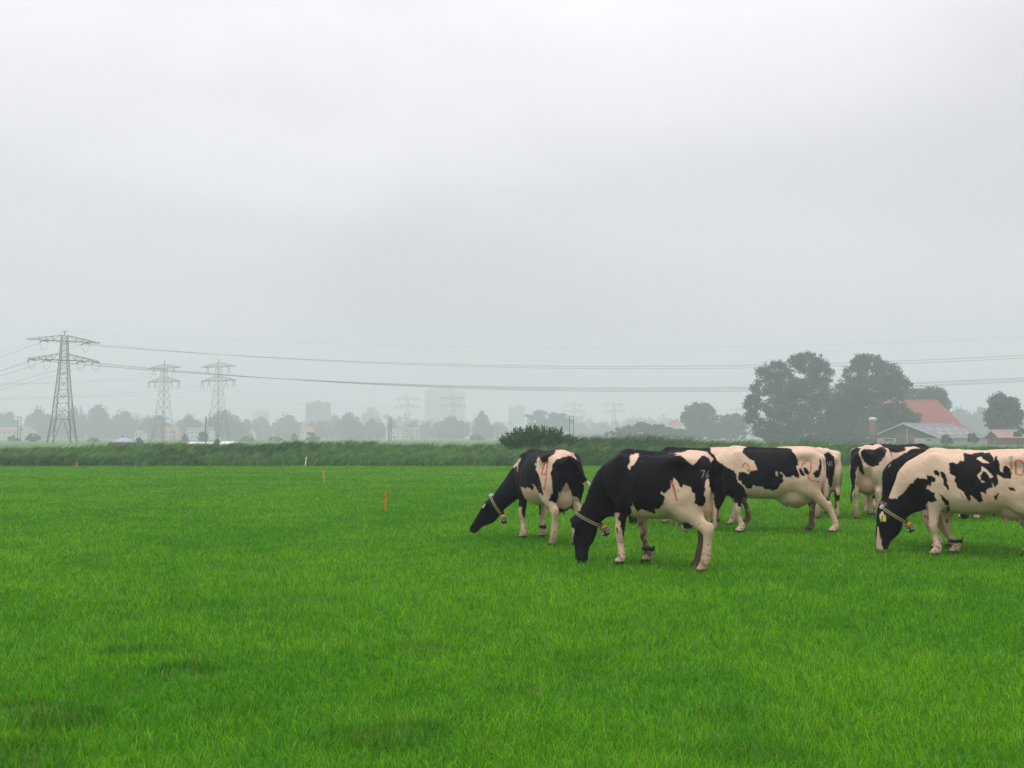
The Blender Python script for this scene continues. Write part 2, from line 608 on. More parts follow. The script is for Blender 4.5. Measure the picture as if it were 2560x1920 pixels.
    nk = [(*A, .33, .20), (*B, .275, .165), (*C1, .215, .125), (*C2, .165, .105), (*E, .125, .095)]
    F.chain(nk, yaw=hyaw * .6, k=.07)
    hl = np.linalg.norm(muz - poll)
    pt = lambda t, j, rs, rl: (*(poll + u * hl * t + jaw * j), rs, rl)
    F.chain([pt(0, .02, .07, .085), pt(.14, .035, .10, .108), pt(.30, .045, .102, .104), pt(.55, .04, .086, .08), pt(.8, .03, .07, .072), pt(.95, .03, .068, .08)], yaw=hyaw, k=.05)
    F.chain([pt(.10, .14, .085, .075), pt(.26, .18, .085, .066), pt(.46, .15, .072, .054), pt(.7, .085, .052, .048), pt(.93, .062, .046, .06)], yaw=hyaw, k=.05)
    for s in (1, -1):
        el = unit(lat * s + -u * .22 + jaw * .5)
        if "ear" in sp: el = unit(lat * s + -u * sp["ear"][0] + jaw * sp["ear"][1])
        e2 = unit(np.cross(el, jaw)); e3 = np.cross(el, e2)
        c = poll + u * .07 + lat * s * .075 + jaw * .035 + el * .095
        F.ell(c + el * .02, (.128, .062, .022), .025, M=(el, e2, e3))
        F.ell(poll + u * hl * .27 + lat * s * .088 - jaw * .015, (.026, .022, .022), .02)
    # tail
    rr = [.045, .036, .024, .020, .030, .034, .012]
    tl = [np.array((-0.74 * L, 0, 1.39))] + [np.array(t, float) for t in tail]
    F.chain([(*p, r, r) for p, r in zip(tl, np.interp(np.linspace(0, 1, len(tl)), np.linspace(0, 1, 7), rr))], k=.04, sub=8, kin=.006)

    v, q = F.surface()
    me = np_mesh("cow_body", v, [q], smooth=True)
    nrm = np.zeros(len(v) * 3, np.float32)
    me.vertex_normals.foreach_get("vector", nrm)
    nrm = nrm.reshape(-1, 3)
    # small unevenness of hide, muscle and ribs
    d = (fbm(v * 5.0, 3, 2) - .5) * .022 + (fbm(v * 15.0, 13, 2) - .5) * .007
    rib = np.clip((np.abs(v[:, 1]) - .22) / .08, 0, 1) * np.clip(1 - np.abs(v[:, 0] - .12) / .38, 0, 1) * np.clip(1 - np.abs(v[:, 2] - 1.0) / .3, 0, 1)
    d += rib * .0026 * np.cos((v[:, 0] - .35 * (1.0 - v[:, 2])) * 2 * math.pi / .105)
    v = v + nrm * d[:, None]
    s = sp.get("s", 1.0)
    vs = v * s
    me.vertices.foreach_set("co", vs.astype(np.float32).ravel())
    # ---- markings: traced outlines laid onto the hide from the side the herd was looked at
    X0, Y0 = sp["at"]
    a = R(sp["a"])
    wx = vs[:, 0] * math.cos(a) - vs[:, 1] * math.sin(a)
    wy = vs[:, 0] * math.sin(a) + vs[:, 1] * math.cos(a)
    az = math.atan2(X0, Y0)
    side = wx * math.cos(az) - wy * math.sin(az)
    D = Y0 - sp.get("near", 0.25)
    deep = wx * math.sin(az) + wy * math.cos(az)
    D = Y0
    reach = Y0 + deep * math.cos(az) - side * math.sin(az)
    px = U0 + F_PX * X0 / Y0 + side * F_PX / (reach * math.cos(az))
    py = VH + (EYE - vs[:, 2]) * F_PX / reach
    jit = F_PX / D * .030
    jx = px + (fbm(v * 17, 5, 2) - .5) * jit * 1.6
    jy = py + (fbm(v * 17, 6, 2) - .5) * jit * 1.6
    c = np.empty((len(v), 3))
    c[:] = CREAM
    dark = np.zeros(len(v))
    legs = (v[:, 0] < max(.78 * L, ft['LF'][0] + .12, ft['RF'][0] + .12)) & (np.abs(v[:, 1]) < .33)
    hp = h * F_PX / D * .33
    for ox, oy in ((-.9, -.4), (.4, -.9), (.9, .4), (-.4, .9), (0, 0)):
        black = np.zeros(len(v), bool)
        if sp["base"] == "B":
            black[:] = True
            black[(v[:, 2] + oy * h * .3 < .52 + (fbm(v * 9, 8, 2) - .5) * .3) & legs] = False
        for kind, sc, pts in sp.get("paint", []):
            black[inside(pix(sc, pts), jx + ox * hp, jy + oy * hp)] = kind == "B"
        dark += black / 5.0
    dark = dark[:, None]
    # warm and pinkish skin under thin white hair
    pk = np.clip((fbm(v * 2.6, 21, 2) - .40) * 3, 0, 1)[:, None] * .6
    c = c * (1 - pk) + np.array(PINK) * pk
    ud = (((v[:, 0] + .42 * L) / .33) ** 2 + (v[:, 1] / .23) ** 2 + ((v[:, 2] - .64) / .25) ** 2 < 1)[:, None] * .7
    c = c * (1 - ud) + np.array((.60, .33, .255)) * ud
    stain_shade = np.clip((fbm(v * 6, 31, 4) - .45) * 4, 0, 1) * np.clip((1.25 - v[:, 2]) * 1.3, .15, 1) * .42  # tan stains with shading painted in, stronger on the lower body
    c = c * (1 - stain_shade[:, None]) + np.array((.33, .23, .135)) * stain_shade[:, None]
    fleck = np.clip((fbm(v * 95, 33, 2) - .765 - .05 * (fbm(v * 4, 34, 2) - .5)) * 14, 0, 1)[:, None] * .5
    c = c * (1 - fleck) + np.array((.09, .065, .045)) * fleck
    c = c * (1 - dark) + np.array(BLACK) * dark
    for colr, wd, sc, pts in sp.get("strokes", []):
        dl = dist_line(pix(sc, pts), px + (fbm(v * 30, 9, 2) - .5) * 1.2, py + (fbm(v * 30, 10, 2) - .5) * 1.2) / (F_PX / D)
        m = np.clip((wd - dl) / .007, 0, 1) * np.clip(.45 + .8 * vnoise(v * 50, 4), 0, .92)
        facing = (nrm[:, 0] * math.cos(a) - nrm[:, 1] * math.sin(a)) * math.sin(az) + (nrm[:, 0] * math.sin(a) + nrm[:, 1] * math.cos(a)) * math.cos(az) < 0.05
        m = (m * facing)[:, None]
        c = c * (1 - m) + np.array(colr) * m
    # mud splashed on the lower legs, hooves, nose and eyes
    low = np.clip((.62 - v[:, 2]) / .55, 0, 1)
    onleg = legs
    md = np.clip((fbm(v * 48, 41, 3) - .70 + low ** 1.5 * .20 * sp.get("mud", 1.0)) * 7, 0, 1) * onleg * (low > 0) * .8
    for n, amt in sp.get("muddy", {}).items():
        fx, fy = ft[n]
        near = (np.abs(v[:, 0] - fx + .03) < .2) & (np.sign(fy) * v[:, 1] > .02) & (v[:, 2] < .55)
        md = np.maximum(md, near * np.clip((fbm(v * 12, 43, 2) - .5 + amt * .5) * 6, 0, 1))
    md = md[:, None] * .9
    c = c * (1 - md) + np.array(MUD) * md
    hf = (v[:, 2] < .055) & onleg
    c[hf] = HOOF
    hd = v - poll
    th = hd @ u / hl
    nose = (th > .93) & (np.abs(hd @ lat) < .12) & (np.linalg.norm(hd - np.outer(hd @ u, u), axis=1) < .14)
    if sp.get("nose"):
        c[nose & (th > .97)] = sp["nose"]
    for sg in (1, -1):
        ep = poll + u * hl * .27 + lat * sg * .105 - jaw * .02
        c[np.linalg.norm(v - ep, axis=1) < .022] = (.006, .005, .005)
    at_ = me.color_attributes.new("paint", "FLOAT_COLOR", "POINT")
    cc = np.ones((len(v), 4), np.float32); cc[:, :3] = c
    at_.data.foreach_set("color", cc.ravel())

    root = empty("cow", (X0, Y0, 0), a)
    tag(root, sp["label"], "cow", "dairy cows grazing in the pasture")
    link("body", me, M_COAT, root)
    if sp.get("collar", True):
        cow_collar(root, F, nk, s, sp)
    for n in sp.get("bands", ["RF"]):
        cow_band(root, F, ft[n], s)
    if sp.get("eartag"):
        sg = sp["eartag"]
        el = unit(lat * sg - u * .22 + jaw * .5)
        p = (poll + u * .07 + lat * sg * .075 + jaw * .0 + el * .12) * s
        mb = MB()
        q3 = Matrix((Vector(jaw), Vector(u), Vector(lat))).transposed()
        p = Vector(p) + Vector(lat) * sg * .035 * s
        mb.box(p, (.045, .07, .006), q3)
        mb.box(p - Vector(u) * .045, (.02, .03, .006), q3)
        mb.build("ear_tag", M_TAG, root)
    return root

def march(F, c, d, mx=.5):
    t = 0.0
    while t < mx and F.sample(c + d * t) < 0: t += .004
    return t

def cow_collar(root, F, nk, s, sp):
    """webbing collar round the neck behind the poll, with the transponder it carries"""
    E, C2 = np.array(nk[4][:3]), np.array(nk[3][:3])
    c = E * .62 + C2 * .38
    ax = unit(unit(E - C2) + np.array(sp.get("ctilt", (0, 0, -.25))))
    e1 = unit(np.cross(ax, (0, 0, 1.0))); e2 = np.cross(ax, e1)
    if e2[2] > 0: e2 = -e2
    n = 40
    ring = []
    for k in range(n):
        an = 2 * math.pi * k / n
        d = e1 * math.cos(an) + e2 * math.sin(an)
        sl = max(0, math.sin(an)) ** 3 * .035
        ring.append((d, march(F, c, d) + .007 + sl))
    def strip(w, off, th, offs):
        vs, fs = [], []
        for d, r in ring:
            for o, rr_ in ((-w, r + off), (w, r + off), (w, r + off + th), (-w, r + off + th)):
                vs.append((c + d * rr_ + ax * (o + offs)) * s)
        for k in range(n):
            for j in range(4):
                j2, k2 = (j + 1) % 4, (k + 1) % n
                fs.append((k * 4 + j, k * 4 + j2, k2 * 4 + j2, k2 * 4 + j))
        return vs, fs
    col_ = MB().add(*strip(.022, 0, .006, 0)).build("collar", M_STRAP, root)
    st = MB()
    for o in (-.013, .012):
        st.add(*strip(.0055, .0065, .002, o))
    st.build("stripe", M_STRIPE, col_)
    if sp.get("box"):
        ku = max(range(n), key=lambda k: (c + ring[k][0] * ring[k][1])[2])
        p = (c + ring[ku][0] * (ring[ku][1] + .025)) * s
        up = Vector(ring[ku][0]); axv = Vector(ax)
        M3 = Matrix((axv, up.cross(axv), up)).transposed()
        MB().box(p, (.05, .085, .035), M3).box(Vector(p) + up * .021, (.036, .07, .008), M3).build("collar_box", M_WHITE, col_)
    if not sp.get("bell", True): return
    # transponder at the lowest point
    kk = max(range(n), key=lambda k: -(c + ring[k][0] * ring[k][1])[2])
    lowp = (c + ring[kk][0] * (ring[kk][1] + .012)) * s
    dn = unit(ring[kk][0] * .6 + np.array((0, 0, -1.0)))
    q = Vector(-dn).to_track_quat("Z", "Y").to_matrix()
    b = MB()
    b.lathe([(.012, -.135), (.034, -.128), (.05, -.105), (.056, -.075), (.055, -.045), (.047, -.022), (.03, -.01)], 20)
    b.v = [tuple(q @ Vector(p) + Vector(lowp)) for p in b.v]
    b.build("transponder", M_BELL, col_, True)
    y = MB().lathe([(.05, -.036), (.056, -.024), (.05, -.004), (.03, .008), (.012, .011)], 20)
    y.v = [tuple(q @ Vector(p) + Vector(lowp)) for p in y.v]
    y.build("yellow_cap", M_YELLOW, col_, True)
    w = MB()
    for an in np.arange(0, 2 * math.pi, .42):
        for z0, z1, r in ((-.044, -.058, .0565), (-.07, -.10, .0565)):
            if z0 < -.06 and int(an / .42) % 3 == 0: continue
            w.bar((r * math.cos(an), r * math.sin(an), z0), ((r - .003) * math.cos(an), (r - .003) * math.sin(an), z1), .009)
    w.v = [tuple(q @ Vector(p) + Vector(lowp)) for p in w.v]
    w.build("white_mark", M_WHITE, col_)

def cow_band(root, F, foot, s):
    fx, fy = foot
    c = np.array((fx - .018, fy, .19))
    n = 20
    vs, fs = [], []
    for k in range(n):
        an = 2 * math.pi * k / n
        d = np.array((math.cos(an), math.sin(an), 0))
        r = march(F, c, d, .2) + .006
        for z, o in ((-.022, 0), (.022, 0), (.022, .012), (-.022, .012)):
            vs.append((c + d * (r + o) + np.array((0, 0, z))) * s)
    for k in range(n):
        for j in range(4):
            j2, k2 = (j + 1) % 4, (k + 1) % n
            fs.append((k * 4 + j, k * 4 + j2, k2 * 4 + j2, k2 * 4 + j))
    b = MB().add(vs, fs).build("leg_band", M_BELL, root)
    k = MB()
    k.box((c + np.array((-.072, 0, .0))) * s, (.034, .044, .05))
    k.bar((c + np.array((-.078, .0, .015))) * s, (c + np.array((-.088, .0, .055))) * s, .016)
    k.build("buckle", M_BELL, b)

HERD = []
# the one seen from behind, head turned aside
HERD.append(dict(label="cow with red 9 on its white flank, rump towards us, head swung aside to graze", at=(.55, 15.55), a=112, s=.975, base="B", near=0.3, h=.012,
    poll=(1.12, .56, .58), muzzle=(1.35, .80, .12), feet={"LF": (.58, .18), "RF": (.60, -.18), "LH": (-.62, .20), "RH": (-.60, -.20)}, bands=["RF"], box=True, ear=(.4, .1), ctilt=(.25, .2, .1),
    tail=[(-.84, -.03, 1.34), (-.91, -.12, 1.18), (-.93, -.22, 1.02), (-.94, -.32, .88), (-.95, -.43, .72), (-.96, -.55, .52)], udder=1.1, muddy={}, mud=.7,
    paint=[("W", "a", [(850, 340), (735, 465), (740, 495), (790, 470), (800, 560), (812, 540), (805, 470), (825, 420)]),
           ("W", "a", [(1345, 235), (1480, 225), (1570, 280), (1600, 385), (1540, 340), (1470, 325), (1330, 380), (1285, 430), (1255, 560), (1275, 700), (1280, 850), (1240, 870), (1230, 930), (1300, 980), (1335, 960), (1360, 1100), (1350, 1600), (1240, 1600), (1262, 1160), (1200, 1010), (1180, 900), (1130, 800), (1100, 640), (1050, 520), (1045, 440), (1085, 340), (1140, 425), (1200, 410)]),
           ("W", "a", [(1480, 695), (1540, 860), (1545, 1000), (1450, 1060), (1335, 1050), (1340, 960), (1355, 880), (1400, 800)]),
           ("B", "a", [(1232, 870), (1270, 848), (1300, 862), (1340, 850), (1348, 880), (1338, 940), (1300, 985), (1255, 940)]),
           ("W", "a", [(835, 755), (905, 780), (970, 760), (1010, 805), (1015, 715), (1090, 835), (1170, 870), (1200, 960), (1190, 1020), (960, 1150), (930, 960), (880, 900)]),
           ("B", "a", [(780, 1000), (840, 960), (930, 950), (925, 1170), (885, 1190), (855, 1130), (850, 1035), (790, 1025)]),
           ("W", "a", [(780, 1030), (850, 1035), (855, 1130), (890, 1190), (925, 1175), (900, 1600), (780, 1600)]),
           ("W", "a", [(1070, 1120), (1110, 1120), (1110, 1010), (1200, 1000), (1180, 1600), (1050, 1600)]),
           ("B", "a", [(1070, 1000), (1112, 1000), (1112, 1130), (1070, 1145)]),
           ("W", "a", [(1545, 890), (1620, 900), (1675, 1000), (1760, 1110), (1760, 1500), (1580, 1500), (1560, 1000)]),
           ("W", "a", [(350, 975), (345, 1000), (310, 1045), (295, 1040), (315, 1000)]),
           ("W", "a", [(1690, 712), (1790, 660), (2100, 900), (2000, 1150), (1800, 960)])],
    strokes=[(REDP, .014, "a", [(1215, 425), (1170, 430), (1140, 520), (1130, 580), (1165, 590), (1190, 560), (1215, 430)]), (REDP, .014, "a", [(1195, 560), (1185, 660), (1165, 795), (1140, 765)]), (REDP, .012, "a", [(1545, 290), (1560, 340)])]))
# the nearest one, broadside
HERD.append(dict(label="mostly black cow standing closest, white 76 on its rump, red streak on its flank", at=(1.88, 12.55), a=140, base="B", near=0.3, h=.011,
    L=.86, belly=-.03, poll=(1.15, .26, .55), muzzle=(1.04, .34, .03), hyaw=R(45), ear=(.2, -.3), feet={"LF": (.51, .18), "RF": (.36, -.21), "LH": (-.66, .20), "RH": (-.36, -.19)}, bands=["RF"], muddy={"RH": .6, "RF": .05}, ctilt=(.15, 0, -.55), udder=.95,
    tail=[(-.73, .01, 1.35), (-.775, .02, 1.20), (-.775, .03, .95), (-.765, .04, .72), (-.75, .05, .52)],
    paint=[("W", "b", [(790, 245), (850, 225), (868, 262), (830, 330), (780, 385), (770, 412), (740, 385), (765, 330)]),
           ("W", "b", [(1180, 228), (1240, 238), (1310, 232), (1400, 205), (1480, 190), (1580, 210), (1640, 240), (1700, 300), (1660, 335), (1640, 300), (1600, 258), (1560, 260), (1535, 300), (1530, 325), (1450, 362), (1410, 320), (1330, 255), (1250, 243)]),
           ("B", "b", [(600, 1000), (1000, 1000), (1000, 1100), (620, 1100)]),
           ("W", "b", [(1240, 490), (1290, 530), (1310, 590), (1340, 620), (1360, 575), (1430, 610), (1440, 660), (1480, 680), (1475, 790), (1520, 815), (1570, 810), (1600, 740), (1590, 640), (1610, 520), (1640, 520), (1640, 600), (1690, 700), (1720, 900), (1720, 1600), (1400, 1600), (1420, 1000), (1200, 1000), (1000, 1000), (1020, 1440), (1060, 1600), (930, 1600), (880, 1200), (870, 1100), (770, 1110), (775, 870), (780, 820), (800, 825), (785, 765), (845, 870), (900, 840), (980, 890), (1040, 895), (1040, 840), (1110, 835), (1145, 740), (1115, 655), (1150, 675), (1210, 620)]),
           ("B", "b", [(635, 880), (775, 880), (780, 1100), (745, 1228), (700, 1220), (690, 1130), (660, 1020)]),
           ("W", "b", [(630, 900), (660, 1020), (690, 1130), (700, 1215), (735, 1228), (770, 1190), (740, 1600), (590, 1600), (640, 1230)]),
           ("W", "b", [(600, 895), (640, 890), (645, 1040), (595, 1040)]),
           ("W", "b", [(415, 1250), (430, 1300), (380, 1410), (305, 1500), (310, 1440), (380, 1310)]),
           ("W", "b", [(420, 1100), (500, 1050), (520, 1060), (460, 1120), (430, 1190), (418, 1150)]),
           ("W", "b", [(100, 1050), (158, 1050), (150, 1150), (140, 1200), (110, 1180)])],
    strokes=[((.42, .05, .06), .017, "b", [(1222, 540), (1240, 590), (1258, 650), (1268, 690), (1282, 750)]), ((.42, .05, .06), .013, "b", [(1245, 580), (1262, 640)]), ((.12, .01, .02), .012, "b", [(895, 322), (906, 326)]), (GRNP, .012, "b", [(1295, 640), (1300, 665)]),
             ((.30, .30, .30), .0085, "b", [(1552, 428), (1594, 424), (1566, 500)]), ((.30, .30, .30), .0085, "b", [(1636, 428), (1612, 468), (1614, 498), (1634, 496), (1638, 474), (1616, 468)])]))
# the big one with the 2
HERD.append(dict(label="white cow with black saddle, bulging udder and two red figures 2 on its side", at=(4.42, 17.15), a=180, base="W", near=0.3, h=.012, L=1.04, udder=1.28, belly=.0,
    poll=(1.36, .05, .58), muzzle=(1.48, .02, .06), feet={"LF": (.56, .19), "RF": (.94, -.17), "LH": (-1.0, .20), "RH": (-.72, -.20)}, bands=["RF"], muddy={"RH": .65}, mud=.8,
    tail=[(-.88, 0, 1.35), (-.935, .03, 1.2), (-.94, .04, .95), (-.93, .05, .7), (-.92, .06, .5)], nose=(.5, .3, .26),
    paint=[("B", "c", [(885, 215), (960, 180), (1060, 170), (1200, 170), (1330, 195), (1480, 210), (1530, 270), (1565, 340), (1580, 400), (1545, 420), (1560, 470), (1590, 540), (1575, 580), (1540, 560), (1510, 540), (1480, 565), (1440, 570), (1390, 530), (1360, 515), (1395, 560), (1390, 610), (1350, 660), (1310, 720), (1270, 740), (1220, 715), (1160, 715), (1120, 680), (1060, 685), (1010, 660), (980, 700), (920, 695), (870, 650), (830, 590), (830, 500), (880, 500), (930, 525), (965, 520), (970, 490), (1055, 470), (1050, 430), (1030, 360), (990, 350), (930, 310), (885, 250)]),
           ("W", "c", [(1285, 495), (1310, 500), (1312, 555), (1298, 545)]), ("W", "c", [(1330, 500), (1390, 530), (1395, 545), (1345, 520)]),
           ("B", "c", [(1582, 455), (1605, 445), (1640, 500), (1658, 550), (1632, 558), (1605, 540), (1585, 490)]),
           ("B", "c", [(1640, 455), (1670, 445), (1705, 480), (1708, 520), (1685, 535), (1655, 515)]),
           ("B", "c", [(300, 500), (500, 380), (560, 355), (640, 420), (700, 450), (760, 480), (800, 540), (820, 630), (870, 670), (920, 740), (920, 800), (900, 860), (905, 930), (860, 945), (820, 940), (805, 880), (720, 880), (690, 840), (640, 880), (580, 930), (500, 960), (420, 1040), (260, 1200), (120, 1215), (105, 1130), (150, 900)]),
           ("W", "c", [(60, 1090), (115, 1100), (130, 1215), (180, 1222), (240, 1195), (270, 1250), (240, 1300), (60, 1300)]),
           ("B", "c", [(1870, 330), (1845, 350), (1835, 460), (1800, 480), (1770, 510), (1780, 570), (1830, 575), (1850, 540), (1872, 400)])],
    strokes=[(REDP, .013, "c", [(880, 440), (882, 405), (915, 388), (945, 415), (970, 460), (935, 488), (975, 492), (1030, 480)]), (REDP, .014, "c", [(1620, 440), (1625, 410), (1680, 360), (1722, 358), (1742, 395), (1730, 480), (1695, 555), (1705, 585), (1760, 610), (1830, 622)]), (GRNP, .012, "c", [(820, 350), (870, 352)])]))
# behind the nearest one: only rump, back and legs show
HERD.append(dict(label="cow with green-marked white rump, mostly hidden behind the closest mostly black cow", at=(3.50, 18.6), a=180, base="B", s=.98, h=.015, mud=.8,
    poll=(1.30, .0, .56), muzzle=(1.32, .02, .03), feet={"LF": (.40, .18), "RF": (.62, -.18), "LH": (-.52, .19), "RH": (-.90, -.19)}, muddy={"RH": .7},
    paint=[("W", "c", [(475, 215), (480, 190), (530, 180), (690, 160), (830, 160), (900, 190), (960, 300), (960, 700), (400, 700), (560, 380), (500, 320)]), ("B", "c", [(765, 258), (780, 225), (840, 208), (880, 222), (860, 255)]), ("W", "c", [(420, 880), (1100, 880), (1100, 1400), (420, 1400)])],
    strokes=[(GRNP, .02, "c", [(690, 210), (740, 205), (725, 225), (690, 222)]), (GRNP, .012, "c", [(650, 248), (690, 250)])]))
# seen from behind at the end of the big one
HERD.append(dict(label="cow with white 42 on its black buttock, half hidden by the cow with red 2s", at=(6.34, 20.4), a=80, base="W", s=.955, h=.015, udder=1.1,
    poll=(1.28, .0, .56), muzzle=(1.30, .02, .04), feet={"LF": (.6, .16), "RF": (.66, -.17)}, bands=["RF"], muddy={"RF": .6}, ear=(.1, .2),
    paint=[("B", "c", [(1870, 330), (1890, 270), (1960, 255), (2020, 300), (2040, 380), (2030, 480), (2010, 600), (1990, 690), (1960, 690), (1945, 600), (1910, 520), (1880, 500), (1850, 700), (1840, 380)]), ("B", "c", [(2040, 790), (2120, 790), (2120, 860), (2050, 860)]), ("B", "c", [(1990, 740), (2045, 720), (2045, 960), (1995, 960)])],
    strokes=[((.26, .26, .26), .011, "c", [(1945, 372), (1942, 398), (1968, 400)]), ((.26, .26, .26), .011, "c", [(1966, 380), (1964, 422)]), ((.26, .26, .26), .011, "c", [(1976, 380), (1992, 370), (2000, 385), (1976, 415), (2004, 416)])]))
# seen from behind, white over black patches
HERD.append(dict(label="cow seen from behind with white rump top and one round black thigh patch", at=(7.26, 20.1), a=60, base="W", h=.015, udder=1.15, mud=.9,
    poll=(1.22, .30, .56), muzzle=(1.24, .34, .04), feet={"LH": (-.62, .20), "RH": (-.60, -.22)}, bands=[], ear=(.1, .1),
    tail=[(-.83, .04, 1.35), (-.90, .10, 1.2), (-.93, .15, .9), (-.94, .2, .6), (-.95, .25, .34)],
    paint=[("B", "d", [(180, 240), (270, 165), (320, 185), (300, 230), (330, 330), (365, 480), (340, 500), (300, 420), (290, 380), (265, 480), (255, 600), (210, 720), (230, 1020), (140, 1020), (170, 740), (205, 400)]),
           ("B", "d", [(325, 225), (360, 200), (490, 205), (530, 170), (590, 175), (625, 210), (600, 280), (540, 350), (530, 380), (470, 405), (400, 385), (350, 330)]), ("B", "d", [(140, 680), (210, 680), (210, 720), (140, 720)])],
    strokes=[]))
# broadside behind it, head to the other side
HERD.append(dict(label="cow side-on beyond the round-thigh-patch cow, black back with a slanting white patch", at=(8.72, 22.6), a=5, base="B", h=.016, bands=["RF"],
    poll=(1.28, .0, .56), muzzle=(1.30, .02, .04), collar=False,
    paint=[("W", "d", [(830, 180), (920, 160), (1080, 205), (980, 225), (820, 245), (690, 330), (670, 235), (760, 240), (840, 215)])]))
# black one tucked behind the spotted one
HERD.append(dict(label="almost all black cow tucked close behind the white spotted cow with red 0", at=(6.50, 14.55), a=152, base="B", h=.014, s=.985, bands=[], bell=False,
    poll=(1.06, .05, .62), muzzle=(1.14, .04, .10), feet={"LF": (.30, .16), "RF": (.15, -.20), "LH": (-.88, .19), "RH": (-.95, -.19)}, ctilt=(.2, 0, -.3), ear=(.05, 0.2),
    paint=[("W", "d", [(1220, 225), (1300, 205), (1480, 200), (1480, 235), (1250, 245)])], strokes=[((.6, .5, .4), .008, "d", [(640, 400), (660, 370)])]))
# half grown one under the belly line of the spotted one
HERD.append(dict(label="cow seen only under the belly of the red 0 cow: legs, dark head, collar", at=(9.45, 20.2), a=222, base="B", h=.016, s=.90, bands=[],
    poll=(1.16, .10, .60), muzzle=(1.20, .16, .10)))
# the spotted one cut by the frame
HERD.append(dict(label="white cow with ragged black spots, black neck and red 0 on its flank", at=(6.36, 13.55), a=150, base="W", near=0.3, h=.011, belly=-.01, udder=1.05,
    poll=(1.27, .02, .54), muzzle=(1.33, .02, .04), feet={"LF": (.57, .18), "RF": (.37, -.18), "LH": (-.70, .19), "RH": (-.50, -.20)}, bands=["RF"], muddy={"RH": .7}, box=True, eartag=1, ctilt=(.2, 0, -.25), nose=(.5, .33, .28),
    paint=[("B", "d", [(800, 690), (880, 600), (930, 565), (960, 515), (1010, 525), (1060, 540), (1080, 505), (1130, 490), (1165, 530), (1175, 570), (1130, 580), (1125, 625), (1090, 610), (1065, 660), (1100, 655), (1160, 710), (1170, 780), (1130, 810), (1080, 790), (1060, 850), (1040, 940), (1045, 1000), (960, 1010), (860, 1040), (860, 1150), (790, 1240), (700, 1260), (640, 1300), (630, 1390), (560, 1400), (530, 1200), (522, 1140), (495, 1080), (500, 1010), (505, 900), (400, 850), (400, 740), (600, 760), (700, 760)]),
           ("W", "d", [(780, 1010), (860, 1030), (905, 1050), (840, 1150), (815, 1090)]), ("W", "d", [(545, 905), (572, 905), (572, 960), (540, 1030), (530, 980)]), ("W", "d", [(480, 1150), (526, 1150), (548, 1400), (480, 1400)]),
           ("B", "d", [(1510, 235), (1600, 250), (1720, 222), (1800, 235), (1845, 300), (1850, 340), (1870, 270), (1895, 280), (1905, 380), (1920, 450), (1960, 470), (1955, 410), (1990, 385), (2030, 420), (2050, 490), (2030, 530), (1960, 530), (1890, 480), (1885, 600), (1850, 635), (1820, 560), (1830, 640), (1760, 670), (1755, 725), (1690, 690), (1720, 800), (1680, 810), (1600, 740), (1560, 730), (1570, 785), (1540, 790), (1490, 680), (1420, 640), (1385, 560), (1400, 510), (1340, 480), (1330, 360), (1360, 340), (1420, 370), (1450, 330), (1500, 340)]),
           ("W", "d", [(1650, 300), (1700, 285), (1800, 345), (1790, 360), (1720, 345), (1690, 330)]), ("W", "d", [(1660, 510), (1710, 430), (1720, 405), (1800, 470), (1830, 510), (1800, 540), (1760, 460), (1720, 440), (1690, 500), (1690, 560), (1740, 580), (1700, 585)]),
           ("B", "d", [(1160, 440), (1200, 435), (1230, 480), (1220, 515), (1180, 505)]), ("B", "d", [(1230, 445), (1260, 460), (1290, 530), (1335, 640), (1320, 675), (1280, 620), (1250, 530)]), ("B", "d", [(1210, 705), (1280, 740), (1320, 800), (1310, 835), (1270, 825), (1240, 760)]),
           ("B", "d", [(1285, 845), (1325, 850), (1330, 900), (1300, 925)]), ("B", "d", [(1455, 700), (1485, 735), (1475, 752)]), ("B", "d", [(1850, 720), (1890, 702), (1875, 780), (1850, 775)]), ("B", "d", [(2005, 625), (2070, 640), (2078, 680), (2030, 668)]), ("B", "d", [(1280, 990), (1305, 985), (1305, 1040), (1280, 1040)])],
    strokes=[(REDP, .015, "d", [(2100, 345), (2100, 480), (2150, 497), (2182, 480), (2198, 370), (2145, 322), (2098, 345)]), (REDP, .012, "d", [(2058, 280), (2045, 370), (2052, 480)]), (GRNP, .02, "d", [(2030, 290), (2045, 310)]), (GRNP, .02, "d", [(2200, 255), (2215, 275)])]))
for spec in HERD:
    make_cow(spec)
